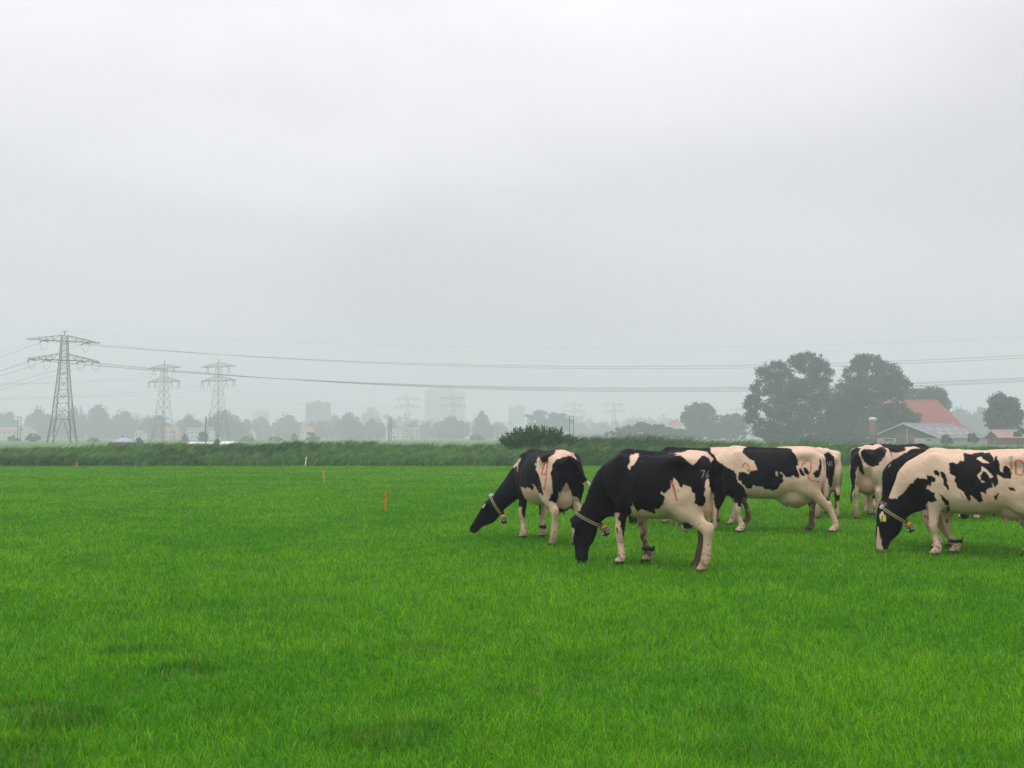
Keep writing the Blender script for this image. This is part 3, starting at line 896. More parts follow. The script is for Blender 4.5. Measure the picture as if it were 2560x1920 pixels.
# ------------------------------------------------------------------ ground
def ground_mat(name, c1, c2, c3, s1=0.35, s2=9.0):
    m, t, o = new_mat(name)
    b = t.nodes.new("ShaderNodeBsdfPrincipled")
    b.inputs["Roughness"].default_value = 0.9
    b.inputs["Specular IOR Level"].default_value = 0.1
    tcn = t.nodes.new("ShaderNodeTexCoord")
    ns = []
    for s in (s1, s2):
        n = t.nodes.new("ShaderNodeTexNoise")
        n.inputs["Scale"].default_value = s
        n.inputs["Detail"].default_value = 6
        t.links.new(tcn.outputs["Object"], n.inputs["Vector"])
        r = t.nodes.new("ShaderNodeMapRange")
        r.inputs["From Min"].default_value = 0.33
        r.inputs["From Max"].default_value = 0.67
        t.links.new(n.outputs["Fac"], r.inputs["Value"])
        ns.append(r)
    m1 = t.nodes.new("ShaderNodeMix"); m1.data_type = "RGBA"
    m1.inputs["A"].default_value = (*c1, 1); m1.inputs["B"].default_value = (*c2, 1)
    t.links.new(ns[0].outputs[0], m1.inputs["Factor"])
    m2 = t.nodes.new("ShaderNodeMix"); m2.data_type = "RGBA"
    m2.inputs["B"].default_value = (*c3, 1)
    t.links.new(m1.outputs["Result"], m2.inputs["A"])
    mm = t.nodes.new("ShaderNodeMath"); mm.operation = "MULTIPLY"; mm.inputs[1].default_value = 0.45
    t.links.new(ns[1].outputs[0], mm.inputs[0])
    t.links.new(mm.outputs[0], m2.inputs["Factor"])
    t.links.new(m2.outputs["Result"], b.inputs["Base Color"])
    t.links.new(b.outputs[0], o.inputs["Surface"])
    return m

def sheet(name, x0, x1, y0, y1, z, m):
    return tag(MB().add([(x0, y0, z), (x1, y0, z), (x1, y1, z), (x0, y1, z)], [(0, 1, 2, 3)]).build(name, m), kind="structure")

sheet("polder_ground", -1550, 1550, -250, 2560, -0.03, ground_mat("far_meadow", (.075, .165, .045), (.10, .19, .06), (.06, .15, .04), .02, .3))
sheet("pasture", -90, 90, -70, 57, 0.0, ground_mat("pasture_turf", (.036, .14, .005), (.048, .165, .006), (.026, .10, .004), .5, 14))

# ------------------------------------------------------------------ grass
def blades(x, y, z, L, w, ang, lean, la, col, tipc=None, bend=.35):
    """five-cornered blades: base pair, middle pair, tip"""
    n = len(x)
    ca, sa = np.cos(ang), np.sin(ang)
    lx, ly = np.cos(la) * lean * L, np.sin(la) * lean * L
    up = L * np.sqrt(np.clip(1 - lean ** 2, .05, 1))
    V = np.empty((n, 5, 3), np.float32)
    V[:, 0] = np.stack([x - ca * w / 2, y - sa * w / 2, z], 1)
    V[:, 1] = np.stack([x + ca * w / 2, y + sa * w / 2, z], 1)
    mx, my, mz = x + lx * bend, y + ly * bend, z + up * .58
    V[:, 2] = np.stack([mx + ca * w * .42, my + sa * w * .42, mz], 1)
    V[:, 3] = np.stack([mx - ca * w * .42, my - sa * w * .42, mz], 1)
    V[:, 4] = np.stack([x + lx, y + ly, z + up], 1)
    b = np.arange(n, dtype=np.int32)[:, None] * 5
    C = np.repeat(col[:, None, :], 5, 1)
    if tipc is not None:
        C[:, 4] = tipc
    return V.reshape(-1, 3), b + np.array([[0, 1, 2, 3]]), b + np.array([[3, 2, 4]]), C.reshape(-1, 3)

M_GRASS = attr_mat("grass_blade", rough=0.6, spec=0.07, transl=0.35)
N_GRASS = 1200000
u_ = rng.random(N_GRASS)
e_ = -0.72                                         # thinner with distance, as far blades are drawn broader
y0_, y1_ = 3.4, 56.0
gy = (u_ * (y1_ ** (e_ + 1) - y0_ ** (e_ + 1)) + y0_ ** (e_ + 1)) ** (1 / (e_ + 1))
gxx = (rng.random(N_GRASS) * 2 - 1) * (gy * 0.545 + 2.8)
P3 = np.stack([gxx, gy, np.zeros_like(gy)], 1)
big = fbm(P3 * .45, 51, 3)
med = fbm(P3 * 2.2, 52, 3)
fine = rng.random(N_GRASS)
tf = vnoise(P3 * 5.5, 58) * .6 + vnoise(P3 * 12.0, 59) * .4
dk = np.zeros(N_GRASS)                              # rank dark tufts and trampled spots
bare = np.zeros(N_GRASS)
for uu, vv, rx, ry, a, b in [(95, 1768, .42, .16, .75, .75), (170, 1795, .42, .2, 1.0, .45), (480, 1668, .3, .14, .9, .5), (350, 1622, .4, .15, .7, .1), (905, 1838, .45, .16, .7, .15), (1020, 1815, .3, .12, .6, .4), (950, 1828, .3, .1, .5, .5), (1800, 1775, .35, .14, .45, 0), (1460, 1640, .35, .14, .3, 0), (1330, 1720, .3, .12, .3, .3), (600, 1760, .4, .16, .35, 0), (640, 1545, .5, .15, .25, .1), (60, 1880, .5, .3, .6, .3), (1040, 1620, .5, .2, .3, .5), (1850, 1870, .5, .15, .5, .1), (750, 1500, 1.0, .25, .2, .0), (530, 1510, .9, .25, .3, .0)]:
    d = EYE * F_PX / (vv - VH)
    q = ((gxx - gx(uu, d)) / (rx * .72)) ** 2 + ((gy - d) / (ry * 1.25)) ** 2
    q = q * (0.1 + med * .8 + tf * 1.1)
    dk = np.maximum(dk, a * np.clip(1.4 - q, 0, 1))
    bare = np.maximum(bare, b * np.clip(1.0 - q * 1.6, 0, 1))
sc_ = (gy / 6.0)
L_ = (.042 + .052 * rng.random(N_GRASS)) * (.55 + .35 * med + .45 * tf) * (1 + .55 * dk) * np.clip(.72 + .028 * gy, .8, 1) * np.where(fine > .985, 1.4, 1)
w_ = (.0030 + .0026 * rng.random(N_GRASS)) * np.maximum(sc_, .8) ** .70
keep = rng.random(N_GRASS) > bare * .9
A_, B_, D_ = np.array((.058, .262, .003)), np.array((.168, .40, .009)), np.array((.014, .10, .008))
t_ = np.clip((big - .5) * 1.5 + (med - .5) * 1.2 + (tf - .5) * 1.1 + (rng.random(N_GRASS) - .5) * 1.3 + .5, 0, 1)[:, None]
c_ = A_ * (1 - t_) + B_ * t_
c_ = c_ * (1 - dk[:, None] * .65) + D_ * dk[:, None] * .65
cool = np.clip((fbm(P3 * .8, 57, 2) - .55) * 4, 0, 1)[:, None] * .22
c_ = c_ * (1 - cool) + np.array((.030, .25, .030)) * cool
pale = rng.random(N_GRASS) < .14  # greyish gloss painted into some blades
c_[pale] = c_[pale] * .55 + np.array((.13, .27, .10)) * .45
dead = rng.random(N_GRASS) < (.012 + .25 * bare + .03 * (med < .33))
c_[dead] = np.array((.26, .21, .075)) * (.6 + .8 * rng.random((dead.sum(), 1)))
c_ *= (.55 + .9 * rng.random((N_GRASS, 1)))
lean_ = np.clip(.22 + .76 * rng.random(N_GRASS), 0, .97)
la_ = 9.0 * vnoise(P3 * 4.0, 60) + rng.normal(0, 1.5, N_GRASS)
k_ = keep
V, Q, T, C = blades(gxx[k_], gy[k_], np.full(k_.sum(), -.004), L_[k_], w_[k_], rng.random(k_.sum()) * math.pi, lean_[k_], la_[k_], c_[k_], np.minimum(c_[k_] * 1.25 + np.array((.035, .045, .004)), .6))
tag(link("grass", np_mesh("grass", V, [Q, T], col=C), M_GRASS), "short lush green pasture grass covering the whole field", "grass", kind="stuff")

# ------------------------------------------------------------------ ditch bank with reeds
prof_u = [-400, 0, 200, 240, 500, 620, 760, 900, 1000, 1150, 1245, 1430, 1500, 1600, 1700, 1800, 1900, 2050, 2130, 2300, 2400, 2560, 2900]
prof_v = [1120, 1120, 1117, 1112, 1109, 1112, 1105, 1105, 1112, 1115, 1108, 1097, 1097, 1099, 1102, 1106, 1110, 1107, 1109, 1113, 1117, 1119, 1119]
RD = 59.0
px_ = np.array([gx(u, RD) for u in prof_u]); pz_ = np.array([EYE - (v - VH) / F_PX * RD for v in prof_v])
def reed_top(x, y):
    z = np.interp(x, px_, pz_)
    n = fbm(np.stack([x * 1.15, y * .8, np.zeros_like(x)], 1), 61, 3)
    t = np.clip((y - 55.0) / 3.4, 0, 1) ** .75
    return (.26 + (z - .26) * t) * (.82 + .34 * n)
xs = np.arange(-41, 41.01, .4); ys = np.concatenate([np.arange(55.0, 60.1, .3), [60.6, 62.5, 64]])
GX, GY = np.meshgrid(xs, ys)
zb = reed_top(GX.ravel(), np.minimum(GY.ravel(), 60)) - .24
zb = np.where(GY.ravel() < 55.2, -.05, np.maximum(zb, .0)); zb = np.where(GY.ravel() > 62, -.05, zb)
nx, ny = len(xs), len(ys)
ii = np.arange(nx * ny).reshape(ny, nx)
fq = np.stack([ii[:-1, :-1].ravel(), ii[:-1, 1:].ravel(), ii[1:, 1:].ravel(), ii[1:, :-1].ravel()], 1)
tag(link("ditch_bank", np_mesh("ditch_bank", np.stack([GX.ravel(), GY.ravel(), zb], 1), [fq], smooth=True), ground_mat("bank_green", (.024, .08, .020), (.035, .11, .028), (.018, .06, .014), .8, 6)), kind="structure")

M_REED = attr_mat("reed_leaf", rough=0.55, spec=0.25, transl=0.3)
NR = 130000
rx = (rng.random(NR) * 2 - 1) * 40.5
ry = 54.9 + rng.random(NR) ** .8 * 6.0
top = reed_top(rx, ry)
tuft = fbm(np.stack([rx * 2.9, ry * 2.2, np.zeros(NR)], 1), 63, 3)
hue = fbm(np.stack([rx * .22, ry * .4, np.zeros(NR)], 1), 64, 3)
LR = (.32 + .42 * rng.random(NR)) * (.7 + .6 * tuft)
tipz = top * (.70 + .48 * tuft) - rng.random(NR) ** 2 * .22 + .04
lean = np.clip(.35 + .55 * rng.random(NR), 0, .95)
bz = np.maximum(tipz - LR * np.sqrt(1 - lean ** 2), -.02)
la = rng.normal(.05, .55, NR)
t = np.clip((hue - .5) * 3.6 + (tuft - .5) * 4.2 + (rng.random(NR) - .5) * 1.0 + .45, 0, 1)[:, None]
cr = np.array((.036, .125, .034)) * (1 - t) + np.array((.15, .31, .085)) * t
grey = (rng.random(NR) < .13)[:, None] * .5
cr = cr * (1 - grey) + np.array((.17, .31, .15)) * grey
foot_shade = (ry < 55.9)[:, None] * np.clip(rng.random((NR, 1)) * 1.2, 0, 1) * .6  # shade line at the reeds' foot, painted into the front blades
cr = cr * (1 - foot_shade) + np.array((.03, .085, .02)) * foot_shade
rust = ((rx > gx(930, RD)) & (rx < gx(1200, RD)) & (ry > 58.2) & (rng.random(NR) < .30)) | ((rx > gx(560, RD)) & (rx < gx(640, RD)) & (ry > 58) & (rng.random(NR) < .16)) | ((ry > 58) & (rng.random(NR) < .012))
cr[rust] = np.array((.20, .115, .055)) * (.6 + .8 * rng.random((rust.sum(), 1)))
cr *= (.75 + .5 * rng.random((NR, 1)))
V1, Q1, T1, C1 = blades(rx, ry, bz, LR, .022 + .036 * rng.random(NR), rng.normal(0, .6, NR), lean, la, cr, bend=.22)
# tall plumed stalks standing above the mass, bowed by the wind
NS = 5600
sx = np.concatenate([gx(1440, RD) + rng.random(1700) * (gx(1880, RD) - gx(1440, RD)), (rng.random(NS - 1700) * 2 - 1) * 40])
sy = 57.0 + rng.random(NS) * 3.5
stp = reed_top(sx, sy)
SL = .45 + .35 * rng.random(NS)
cs_ = np.array((.07, .13, .05)) * (.7 + .6 * rng.random((NS, 1)))
tp_ = np.array((.10, .085, .06)) * (.7 + .6 * rng.random((NS, 1)))
V2, Q2, T2, C2_ = blades(sx, sy, stp - .28, SL, np.full(NS, .022), rng.normal(0, .4, NS), .45 + .4 * rng.random(NS), rng.normal(.05, .25, NS), cs_, tp_, bend=.14)
o2 = len(V1)
tag(link("reed_bed", np_mesh("reed_bed", np.concatenate([V1, V2]), [Q1, T1, Q2 + o2, T2 + o2], col=np.concatenate([C1, C2_])), M_REED), "wind-bent reeds and rough herbs along the ditch behind the cows", "reeds", kind="stuff")

# ------------------------------------------------------------------ marker stakes in the field
M_ORANGE = mat("orange_paint", (.75, .14, .02), rough=.6, scale=20)
M_AMBER = mat("amber_paint", (.75, .30, .03), rough=.6, scale=20)
M_WSTAKE = mat("white_paint", (.7, .7, .68), rough=.6, scale=20)
M_SOILED = mat("stake_foot", (.16, .09, .04), rough=.9, scale=20)
def stake(u, v0, v1, label, m, tilt, w=.028):
    d = EYE * F_PX / (v0 - VH)
    px1 = d / F_PX
    hgt = (v0 - v1) * px1 + .05
    r = empty("marker_stake", (gx(u, d), d, -.03))
    r.rotation_euler = (0, tilt, .4)
    tag(r, label, "stake", "marker stakes in the field")
    MB().box((0, 0, hgt * .5 + .02), (w, w * .8, hgt - .04)).add([(-w / 2, -w * .4, hgt), (w / 2, -w * .4, hgt), (w / 2, w * .4, hgt), (-w / 2, w * .4, hgt), (0, 0, hgt + .025)], [(0, 1, 4), (1, 2, 4), (2, 3, 4), (3, 0, 4)]).build("painted_post", m, r)
    MB().box((0, 0, .0), (w * 1.02, w * .82, .05)).build("post_foot", M_SOILED, r)
stake(965, 1278, 1234, "short orange stake standing alone in the open grass", M_ORANGE, .02, .036)
stake(813.5, 1206, 1178, "small amber stake leaning in the grass farther off", M_AMBER, -.12, .042)
stake(195, 1169, 1158, "tiny orange stake at the foot of the reeds below the big pylon", M_ORANGE, .05, .08)
o = stake(764.5, 1166, 1143, "short white stake among the reeds", M_WSTAKE, .1, .06)

# ------------------------------------------------------------------ foliage
M_LEAF = attr_mat("tree_leaf", rough=0.6, spec=0.2, transl=0.25)
M_BARK = mat("bark", (.075, .06, .045), rough=.9, var=.3, scale=3)

def leaf_cloud(blobs, n, size, c1, c2, seed, clump=.30, per=26, hollow=.5, elong=1.0):
    """leaf-sized faces in clumps spread through the crown's lobes (x, y, z, rx, ry, rz)"""
    g = np.random.default_rng(seed)
    B = np.array(blobs, float)
    wgt = (B[:, 3] * B[:, 4] * B[:, 5]) ** (2 / 3)
    nc = max(6, n // per)
    bi = g.choice(len(B), nc, p=wgt / wgt.sum())
    d = g.normal(size=(nc, 3)); d /= np.linalg.norm(d, axis=1)[:, None]
    rad = hollow + (1 - hollow) * g.random(nc) ** .6
    cc = B[bi, :3] + d * B[bi, 3:] * rad[:, None]
    cr_ = B[bi, 3:].min(1) * clump * (.6 + .8 * g.random(nc))
    shade = np.clip(.5 + (g.random(nc) - .5) * 1.1 + d[:, 2] * .0, 0, 1)
    ci = g.integers(0, nc, n)
    p = cc[ci] + np.clip(g.normal(size=(n, 3)), -1.9, 1.9) * cr_[ci][:, None] * np.array((.62, .62, .46))
    # random leaf planes, four corners each
    a = g.normal(size=(n, 3)); a /= np.linalg.norm(a, axis=1)[:, None]
    b = np.cross(a, g.normal(size=(n, 3))); b /= np.linalg.norm(b, axis=1)[:, None] + 1e-9
    s = size * (.55 + .9 * g.random(n))[:, None]
    V = np.stack([p - a * s * .5 * elong, p + b * s * .32, p + a * s * .5 * elong, p - b * s * .32], 1).reshape(-1, 3)
    t = np.clip(shade[ci] + (g.random(n) - .5) * .5, 0, 1)[:, None]
    col = np.array(c1) * (1 - t) + np.array(c2) * t
    q = np.arange(n, dtype=np.int32)[:, None] * 4 + np.arange(4)
    return V, q, np.repeat(col, 4, 0)

def trunk_mb(base_r, h, blobs, lean=0, seed=1):
    g = random.Random(seed)
    mb = MB()
    top = Vector((lean, 0, h))
    pts = [Vector((lean * t + g.uniform(-.12, .12) * base_r, g.uniform(-.12, .12) * base_r, h * t)) for t in (0, .12, .35, .65, 1)]
    mb.tube([(pts[0][0], pts[0][1], -.3)] + pts[1:], [base_r * 1.3, base_r, base_r * .85, base_r * .7, base_r * .45], 8)
    for b in blobs:
        st = pts[2].lerp(pts[4], g.uniform(.1, .9))
        en = Vector(b[:3])
        md = st.lerp(en, .5) + Vector((0, 0, -.08 * (en - st).length))
        mb.tube([st, md, en], [base_r * .42, base_r * .26, base_r * .08], 6)
    return mb

GREENS = ((.018, .078, .050), (.040, .130, .075))
def tree(name, u, d, blobs_px, label, group, n, size, seed, cat="tree", cols=GREENS, tr=.3, trunk_h=None, depth=1.0, hollow=.5, clump=.30, per=26):
    """blobs_px: (u, v, ru, rv) outline lobes in photo pixels, brought to their own distance and size"""
    k = d / F_PX
    X = gx(u, d)
    g = np.random.default_rng(seed)
    bl = []
    for bu, bv, ru, rv in blobs_px:
        bl.append(((bu - u) * k, g.uniform(-.5, .5) * ru * k * depth, gz(bv, d), ru * k, ru * k * depth, rv * k))
    r = empty(name, (X, d, 0))
    tag(r, label, cat, group)
    V, q, C = leaf_cloud(bl, n, size, cols[0], cols[1], seed, hollow=hollow, clump=clump, per=per)
    link("crown", np_mesh("crown", V, [q], col=C), M_LEAF, r)
    top = max(b[2] for b in bl)
    trunk_mb(tr, trunk_h or top * .75, bl[:9], seed=seed).build("trunk", M_BARK, r, True)
    return r

def z4(l): return [(1820 + a * .3345, 840 + b * .3345, c * .3345, e * .3345) for a, b, c, e in l]
def z3(l): return [(1280 + a * .2893, 900 + b * .2893, c * .2893, e * .2893) for a, b, c, e in l]
tree("broadleaf_tree", 1975, 244, z4([(600, 205, 130, 75), (520, 190, 70, 45), (370, 270, 130, 80), (700, 290, 90, 90), (260, 390, 100, 70), (180, 510, 66, 70), (450, 400, 150, 90), (620, 410, 130, 110), (190, 610, 62, 60), (350, 545, 120, 80), (290, 700, 100, 80), (480, 600, 150, 110), (600, 730, 190, 90), (400, 740, 150, 70), (730, 560, 110, 130)]),
     "big broad tree with leafy crown down to the ground, beside the farm", "tall trees at the farm", 54000, .46, 71, tr=.45, hollow=.5, clump=.27)
tree("broadleaf_tree", 2158, 250, z4([(1060, 200, 120, 66), (1000, 185, 60, 40), (950, 290, 95, 70), (1180, 290, 105, 85), (1270, 360, 90, 70), (1330, 370, 45, 40), (1080, 390, 170, 95), (890, 420, 100, 85), (1220, 440, 100, 50), (870, 540, 110, 110), (1050, 550, 160, 110), (970, 700, 170, 110), (820, 700, 140, 110)]),
     "big tree with rounded top, its boughs reaching over the red roof", "tall trees at the farm", 52000, .46, 72, tr=.45, hollow=.5, clump=.27)
tree("broadleaf_tree", 2322, 292, z4([(1400, 440, 75, 45), (1520, 440, 95, 60), (1600, 505, 52, 60), (1450, 520, 120, 60), (1560, 570, 80, 60)]),
     "round tree rising behind the red tiled roof", "tall trees at the farm", 15000, .55, 73, tr=.35)
tree("broadleaf_tree", 2509, 232, z4([(2040, 490, 66, 62), (2110, 510, 62, 55), (1990, 590, 60, 66), (2110, 600, 76, 76), (2020, 670, 80, 40), (2165, 590, 34, 66), (2080, 690, 80, 36)]),
     "single bushy tree behind the low brick shed", "tall trees at the farm", 16000, .42, 74, tr=.28)
tree("ivy_shrub", 2246, 251, z4([(1250, 560, 110, 70), (1330, 610, 100, 55), (1200, 640, 110, 60), (1390, 640, 50, 40), (1140, 690, 90, 50)]),
     "dark green shrub climbing against the red roof", "bushes round the farm", 9000, .5, 75, tr=.2, depth=.6, cols=((.016, .048, .018), (.04, .095, .03)))
for i, (u, d, v0, hw, lb) in enumerate([(2428, 205, 1080, 8, "small bush between the grey barn and the brick shed"), (2560, 200, 1066, 16, "bush at the far end of the low brick shed"), (2366, 213, 1084, 9, "small dark bush against the grey barn's corner")]):
    tree("garden_bush", u, d, [(u, v0 + 12, hw, 8), (u + hw * .7, v0 + 18, hw * .9, 7), (u - hw * .8, v0 + 20, hw * .8, 6)], lb, "bushes round the farm", 1300, .38, 80 + i, cat="bush", tr=.08, trunk_h=1.0)
tree("broadleaf_tree", 1750, 400, z3([(1620, 430, 120, 62), (1560, 500, 90, 70), (1700, 490, 85, 66), (1640, 570, 150, 70), (1500, 490, 45, 40), (1560, 645, 130, 34), (1700, 645, 130, 34)]),
     "round hazy tree standing clear of the farm trees", "trees fading into the haze", 9000, 1.1, 90, tr=.4)
tree("broadleaf_tree", 1828, 415, z3([(1890, 530, 120, 62), (1820, 590, 110, 60), (1960, 570, 90, 60), (1930, 620, 100, 40), (1830, 650, 130, 30), (1950, 650, 120, 30)]),
     "low broad hazy tree just before the big farm trees", "trees fading into the haze", 8000, 1.05, 91, tr=.35)
tree("hedge_row", 1630, 360, z3([(1000, 610, 100, 40), (1120, 580, 80, 42), (1230, 600, 120, 44), (1380, 620, 110, 36), (870, 640, 70, 22), (1060, 655, 160, 20), (1330, 650, 160, 24)]),
     "long low hazy thicket in the meadow", "trees fading into the haze", 10000, .85, 92, cat="hedge", tr=.15, trunk_h=2)
tree("broadleaf_tree", 1366, 640, [(1366, 1044, 46, 18), (1345, 1055, 32, 22), (1392, 1056, 34, 22), (1366, 1075, 56, 22)],
     "wide domed tree in the haze behind the willow bush", "trees fading into the haze", 3500, 2.2, 93, tr=.5)

# the far tree line, one tree after another
FAR = [(17, 1033, 28, 700, "behind the yellow house"), (98, 1026, 32, 690, "just before the big pylon"), (150, 1040, 26, 720, "seen through the legs of the big pylon"), (188, 1021, 26, 700, "touching the big pylon's far leg"), (246, 1017, 30, 680, "tallest of the far tree line"), (308, 1030, 33, 700, "above the round tank roof"), (388, 1042, 40, 640, "at the foot of the slim pylon beside it"), (474, 1042, 30, 650, "between the two slim grey pylons"), (558, 1032, 44, 620, "with a pylon rising out of its crown"), (622, 1052, 26, 700, "low, beside the cream house"),
       (655, 1046, 22, 760, "under a pale far block"), (718, 1040, 33, 740, "before the twin grey tower block"), (793, 1056, 34, 720, "right under the grey tower block"), (837, 1043, 22, 800, "slim, past the grey tower block"), (871, 1037, 32, 680, "darkest between the tower block and poles"), (935, 1050, 28, 690, "next to the double wooden pole"), (980, 1052, 15, 720, "small, behind the double wooden pole"), (1033, 1056, 20, 740, "above the white flat-roofed row"), (1066, 1057, 18, 760, "under the edge of the palest tower"), (1129, 1046, 40, 680, "wide, in front of the palest tower"), (1204, 1033, 20, 660, "narrow upright one past the palest tower"), (1245, 1060, 26, 760, "low, just before the willow bush"),
       (1505, 1062, 30, 900, "faint, beyond the pink shed"), (1570, 1060, 30, 900, "faint, under the far pylon pair"), (1450, 1058, 22, 880, "faint, behind the pole frame"), (2400, 1026, 40, 640, "pale, past the red roof's slope"), (2450, 1024, 34, 660, "pale, showing before the single farm tree"), (2330, 1040, 40, 700, "pale, hidden behind the red roof"), (2560, 1030, 30, 650, "pale, at the end of the brick shed")]
FM = {}
for i, (u, vt, hw, d, lb) in enumerate(FAR):
    k = d / F_PX
    h_ = (1096 - vt) * k + 1.5
    var = i % 6
    if var not in FM:
        g = np.random.default_rng(300 + var)
        bl = [(0, 0, .62, .62, .6, .35), (-.45, 0, .42, .52, .5, .34), (.48, .1, .40, .50, .5, .32), (g.uniform(-.35, .35), 0, .72, .34, .36, .24), (g.uniform(-.2, .2), 0, .2, 1.0, .7, .24), (g.uniform(-.8, .8), .2, .26, .5, .5, .26), (g.uniform(-.6, .6), .1, .55, .36, .4, .28)]
        V, q, C = leaf_cloud(bl, 7000, .10, (.022, .066, .042), (.042, .105, .065), 300 + var, clump=.36, per=22, hollow=.35)
        FM[var] = (np_mesh("crown", V, [q], col=C), trunk_mb(.05, .6, bl[:5], seed=var).mesh("trunk", True))
    r = empty("distant_tree", (gx(u, d), d, 0))
    tag(r, "hazy far tree, " + lb, "tree", "trees of the far tree line")
    for nm, me, mm in (("crown", FM[var][0], M_LEAF), ("trunk", FM[var][1], M_BARK)):
        c = link(nm, me, mm, r)
        c.scale = (hw * k * 1.18, hw * k * 1.18, h_)
# bushes in the meadow beyond the reeds
for i, (u, d, vt, hw, lb) in enumerate([(85, 330, 1083, 18, "before the big pylon"), (35, 360, 1090, 16, "low, below the yellow house"), (463, 380, 1084, 8, "small upright, near the white sheeted heaps"), (507, 360, 1080, 14, "ragged, beside the single pole"), (735, 420, 1083, 8, "tall thin, before the tower block"), (779, 400, 1082, 18, "rounded, before the tower block"), (690, 400, 1090, 20, "low wide, before the tower block"), (620, 380, 1091, 22, "low, past the white sheeted heaps"), (350, 230, 1094, 9, "by the round tank"), (1190, 460, 1087, 22, "low, before the willow bush"), (545, 200, 1098, 8, "between the two white heaps"), (235, 340, 1094, 20, "low, between pylon and round tank")]):
    tree("meadow_bush", u, d, [(u, vt + 8, hw * .7, 8), (u - hw * .4, vt + 12, hw * .5, 6), (u + hw * .45, vt + 13, hw * .55, 7), (u + hw * .1, vt + 16, hw * .9, 5)], "bush in the meadow, " + lb, "bushes in the far meadow", 1700, d * .0016, 130 + i, cat="bush", tr=.07, trunk_h=1.0, cols=((.03, .085, .03), (.06, .14, .05)))

# pale band of wood behind everything: reads as one mass
g_ = np.random.default_rng(77)
bl_ = []
for u in range(-60, 2660, 14):
    d_ = 1000 + 160 * g_.random()
    k_ = d_ / F_PX
    vt_ = 1057 + 8 * math.sin(u * .011) + 9 * math.sin(u * .029 + 1) - 9 * g_.random() - (14 if 2340 < u < 2480 else 0)
    h_ = (1096 - vt_) * k_
    bl_.append((gx(u, d_), d_, h_ * .45, 16 * k_, 16 * k_, h_ * .55))
V, q, C = leaf_cloud(bl_, 60000, 2.6, (.022, .066, .042), (.042, .10, .065), 78, clump=.4, hollow=.3, per=24)
tag(link("far_wood", np_mesh("far_wood", V, [q], col=C), M_LEAF), "pale unbroken band of wood behind the far tree line", "wood", kind="stuff")

# willow bush on the bank
def willow():
    d = 58.6
    g = np.random.default_rng(5)
    r = empty("willow_bush", (gx(1338, d), d, .75))
    tag(r, "bushy dark willow sticking up from the reeds above the red 9 cow", "bush")
    st = MB(); P = []
    for i in range(210):
        x0 = g.uniform(-1.9, 1.95)
        top = (1.63 - (1066 - 1092) / F_PX * d) - .75
        hh = top * (.55 + .45 * g.random()) * (1.0 - .55 * max(0, abs(x0) / 2.05) ** 2.6)
        p0 = Vector((x0 * .85, g.uniform(-.7, .7), 0)); p2 = Vector((x0 * 1.06 + g.normal(0.12, .14), p0.y * 1.2, hh))
        p1 = p0.lerp(p2, .5) + Vector((g.normal(0, .06), 0, 0))
        st.tube([p0, p1, p2], [.018, .012, .004], 4)
        for t in np.linspace(.04, 1.0, 52):
            P.append((p0.lerp(p1, t * 2) if t < .5 else p1.lerp(p2, t * 2 - 1), (p2 - p0).normalized()))
    n = len(P)
    pos = np.array([p for p, _ in P]) + g.normal(0, .03, (n, 3)); dr = np.array([q for _, q in P]) + g.normal(0, .5, (n, 3)) + np.array((.25, 0, .1))
    dr /= np.linalg.norm(dr, axis=1)[:, None]
    sd_ = np.cross(dr, g.normal(size=(n, 3))); sd_ /= np.linalg.norm(sd_, axis=1)[:, None]
    s = (.12 + .09 * g.random(n))[:, None]
    V = np.stack([pos, pos + dr * s * .5 + sd_ * s * .2, pos + dr * s, pos + dr * s * .5 - sd_ * s * .2], 1).reshape(-1, 3)
    t = g.random((n, 1))
    C = np.repeat(np.array((.022, .08, .016)) * (1 - t) + np.array((.07, .19, .045)) * t, 4, 0)
    link("foliage", np_mesh("foliage", V, [np.arange(n * 4).reshape(-1, 4)], col=C), M_LEAF, r)
    st.build("stems", M_BARK, r)
willow()
# ------------------------------------------------------------------ farm
M_TILE = mat("red_roof_tile", (.36, .09, .055), rough=.85, scale=1.0, c2=(.21, .07, .048), bump=.3, bscale=12)
M_BRICK = mat("red_brick", (.20, .085, .055), rough=.9, scale=2.5, var=.25)
M_GREYROOF = mat("corrugated_roof", (.17, .18, .185), rough=.7, scale=.8, var=.25)
M_GABLE = mat("green_boarding", (.045, .085, .062), rough=.8, scale=3)
M_PALEWALL = mat("pale_render", (.42, .43, .40), rough=.9, scale=1.5)
M_TRIM = mat("white_trim", (.50, .51, .50), rough=.7, scale=3)
M_DOORWOOD = mat("barn_door_wood", (.15, .09, .075), rough=.9, scale=3)
M_DARKGLASS = mat("window_glass", (.03, .035, .04), rough=.15, spec=.6, scale=2)
M_STEEL = mat("galvanised_steel", (.045, .06, .06), rough=.6, scale=1.0, metal=.0)
M_CONC = mat("concrete_block", (.34, .32, .31), rough=.9, scale=.2)
M_GLASSB = mat("facade_window", (.10, .11, .125), rough=.4, scale=.5)
M_WIRE = mat("cable", (.05, .052, .055), rough=.6)
M_WOOD = mat("pole_wood", (.055, .048, .04), rough=.9, scale=2)
M_INS = mat("insulator", (.07, .06, .055), rough=.4, scale=5)

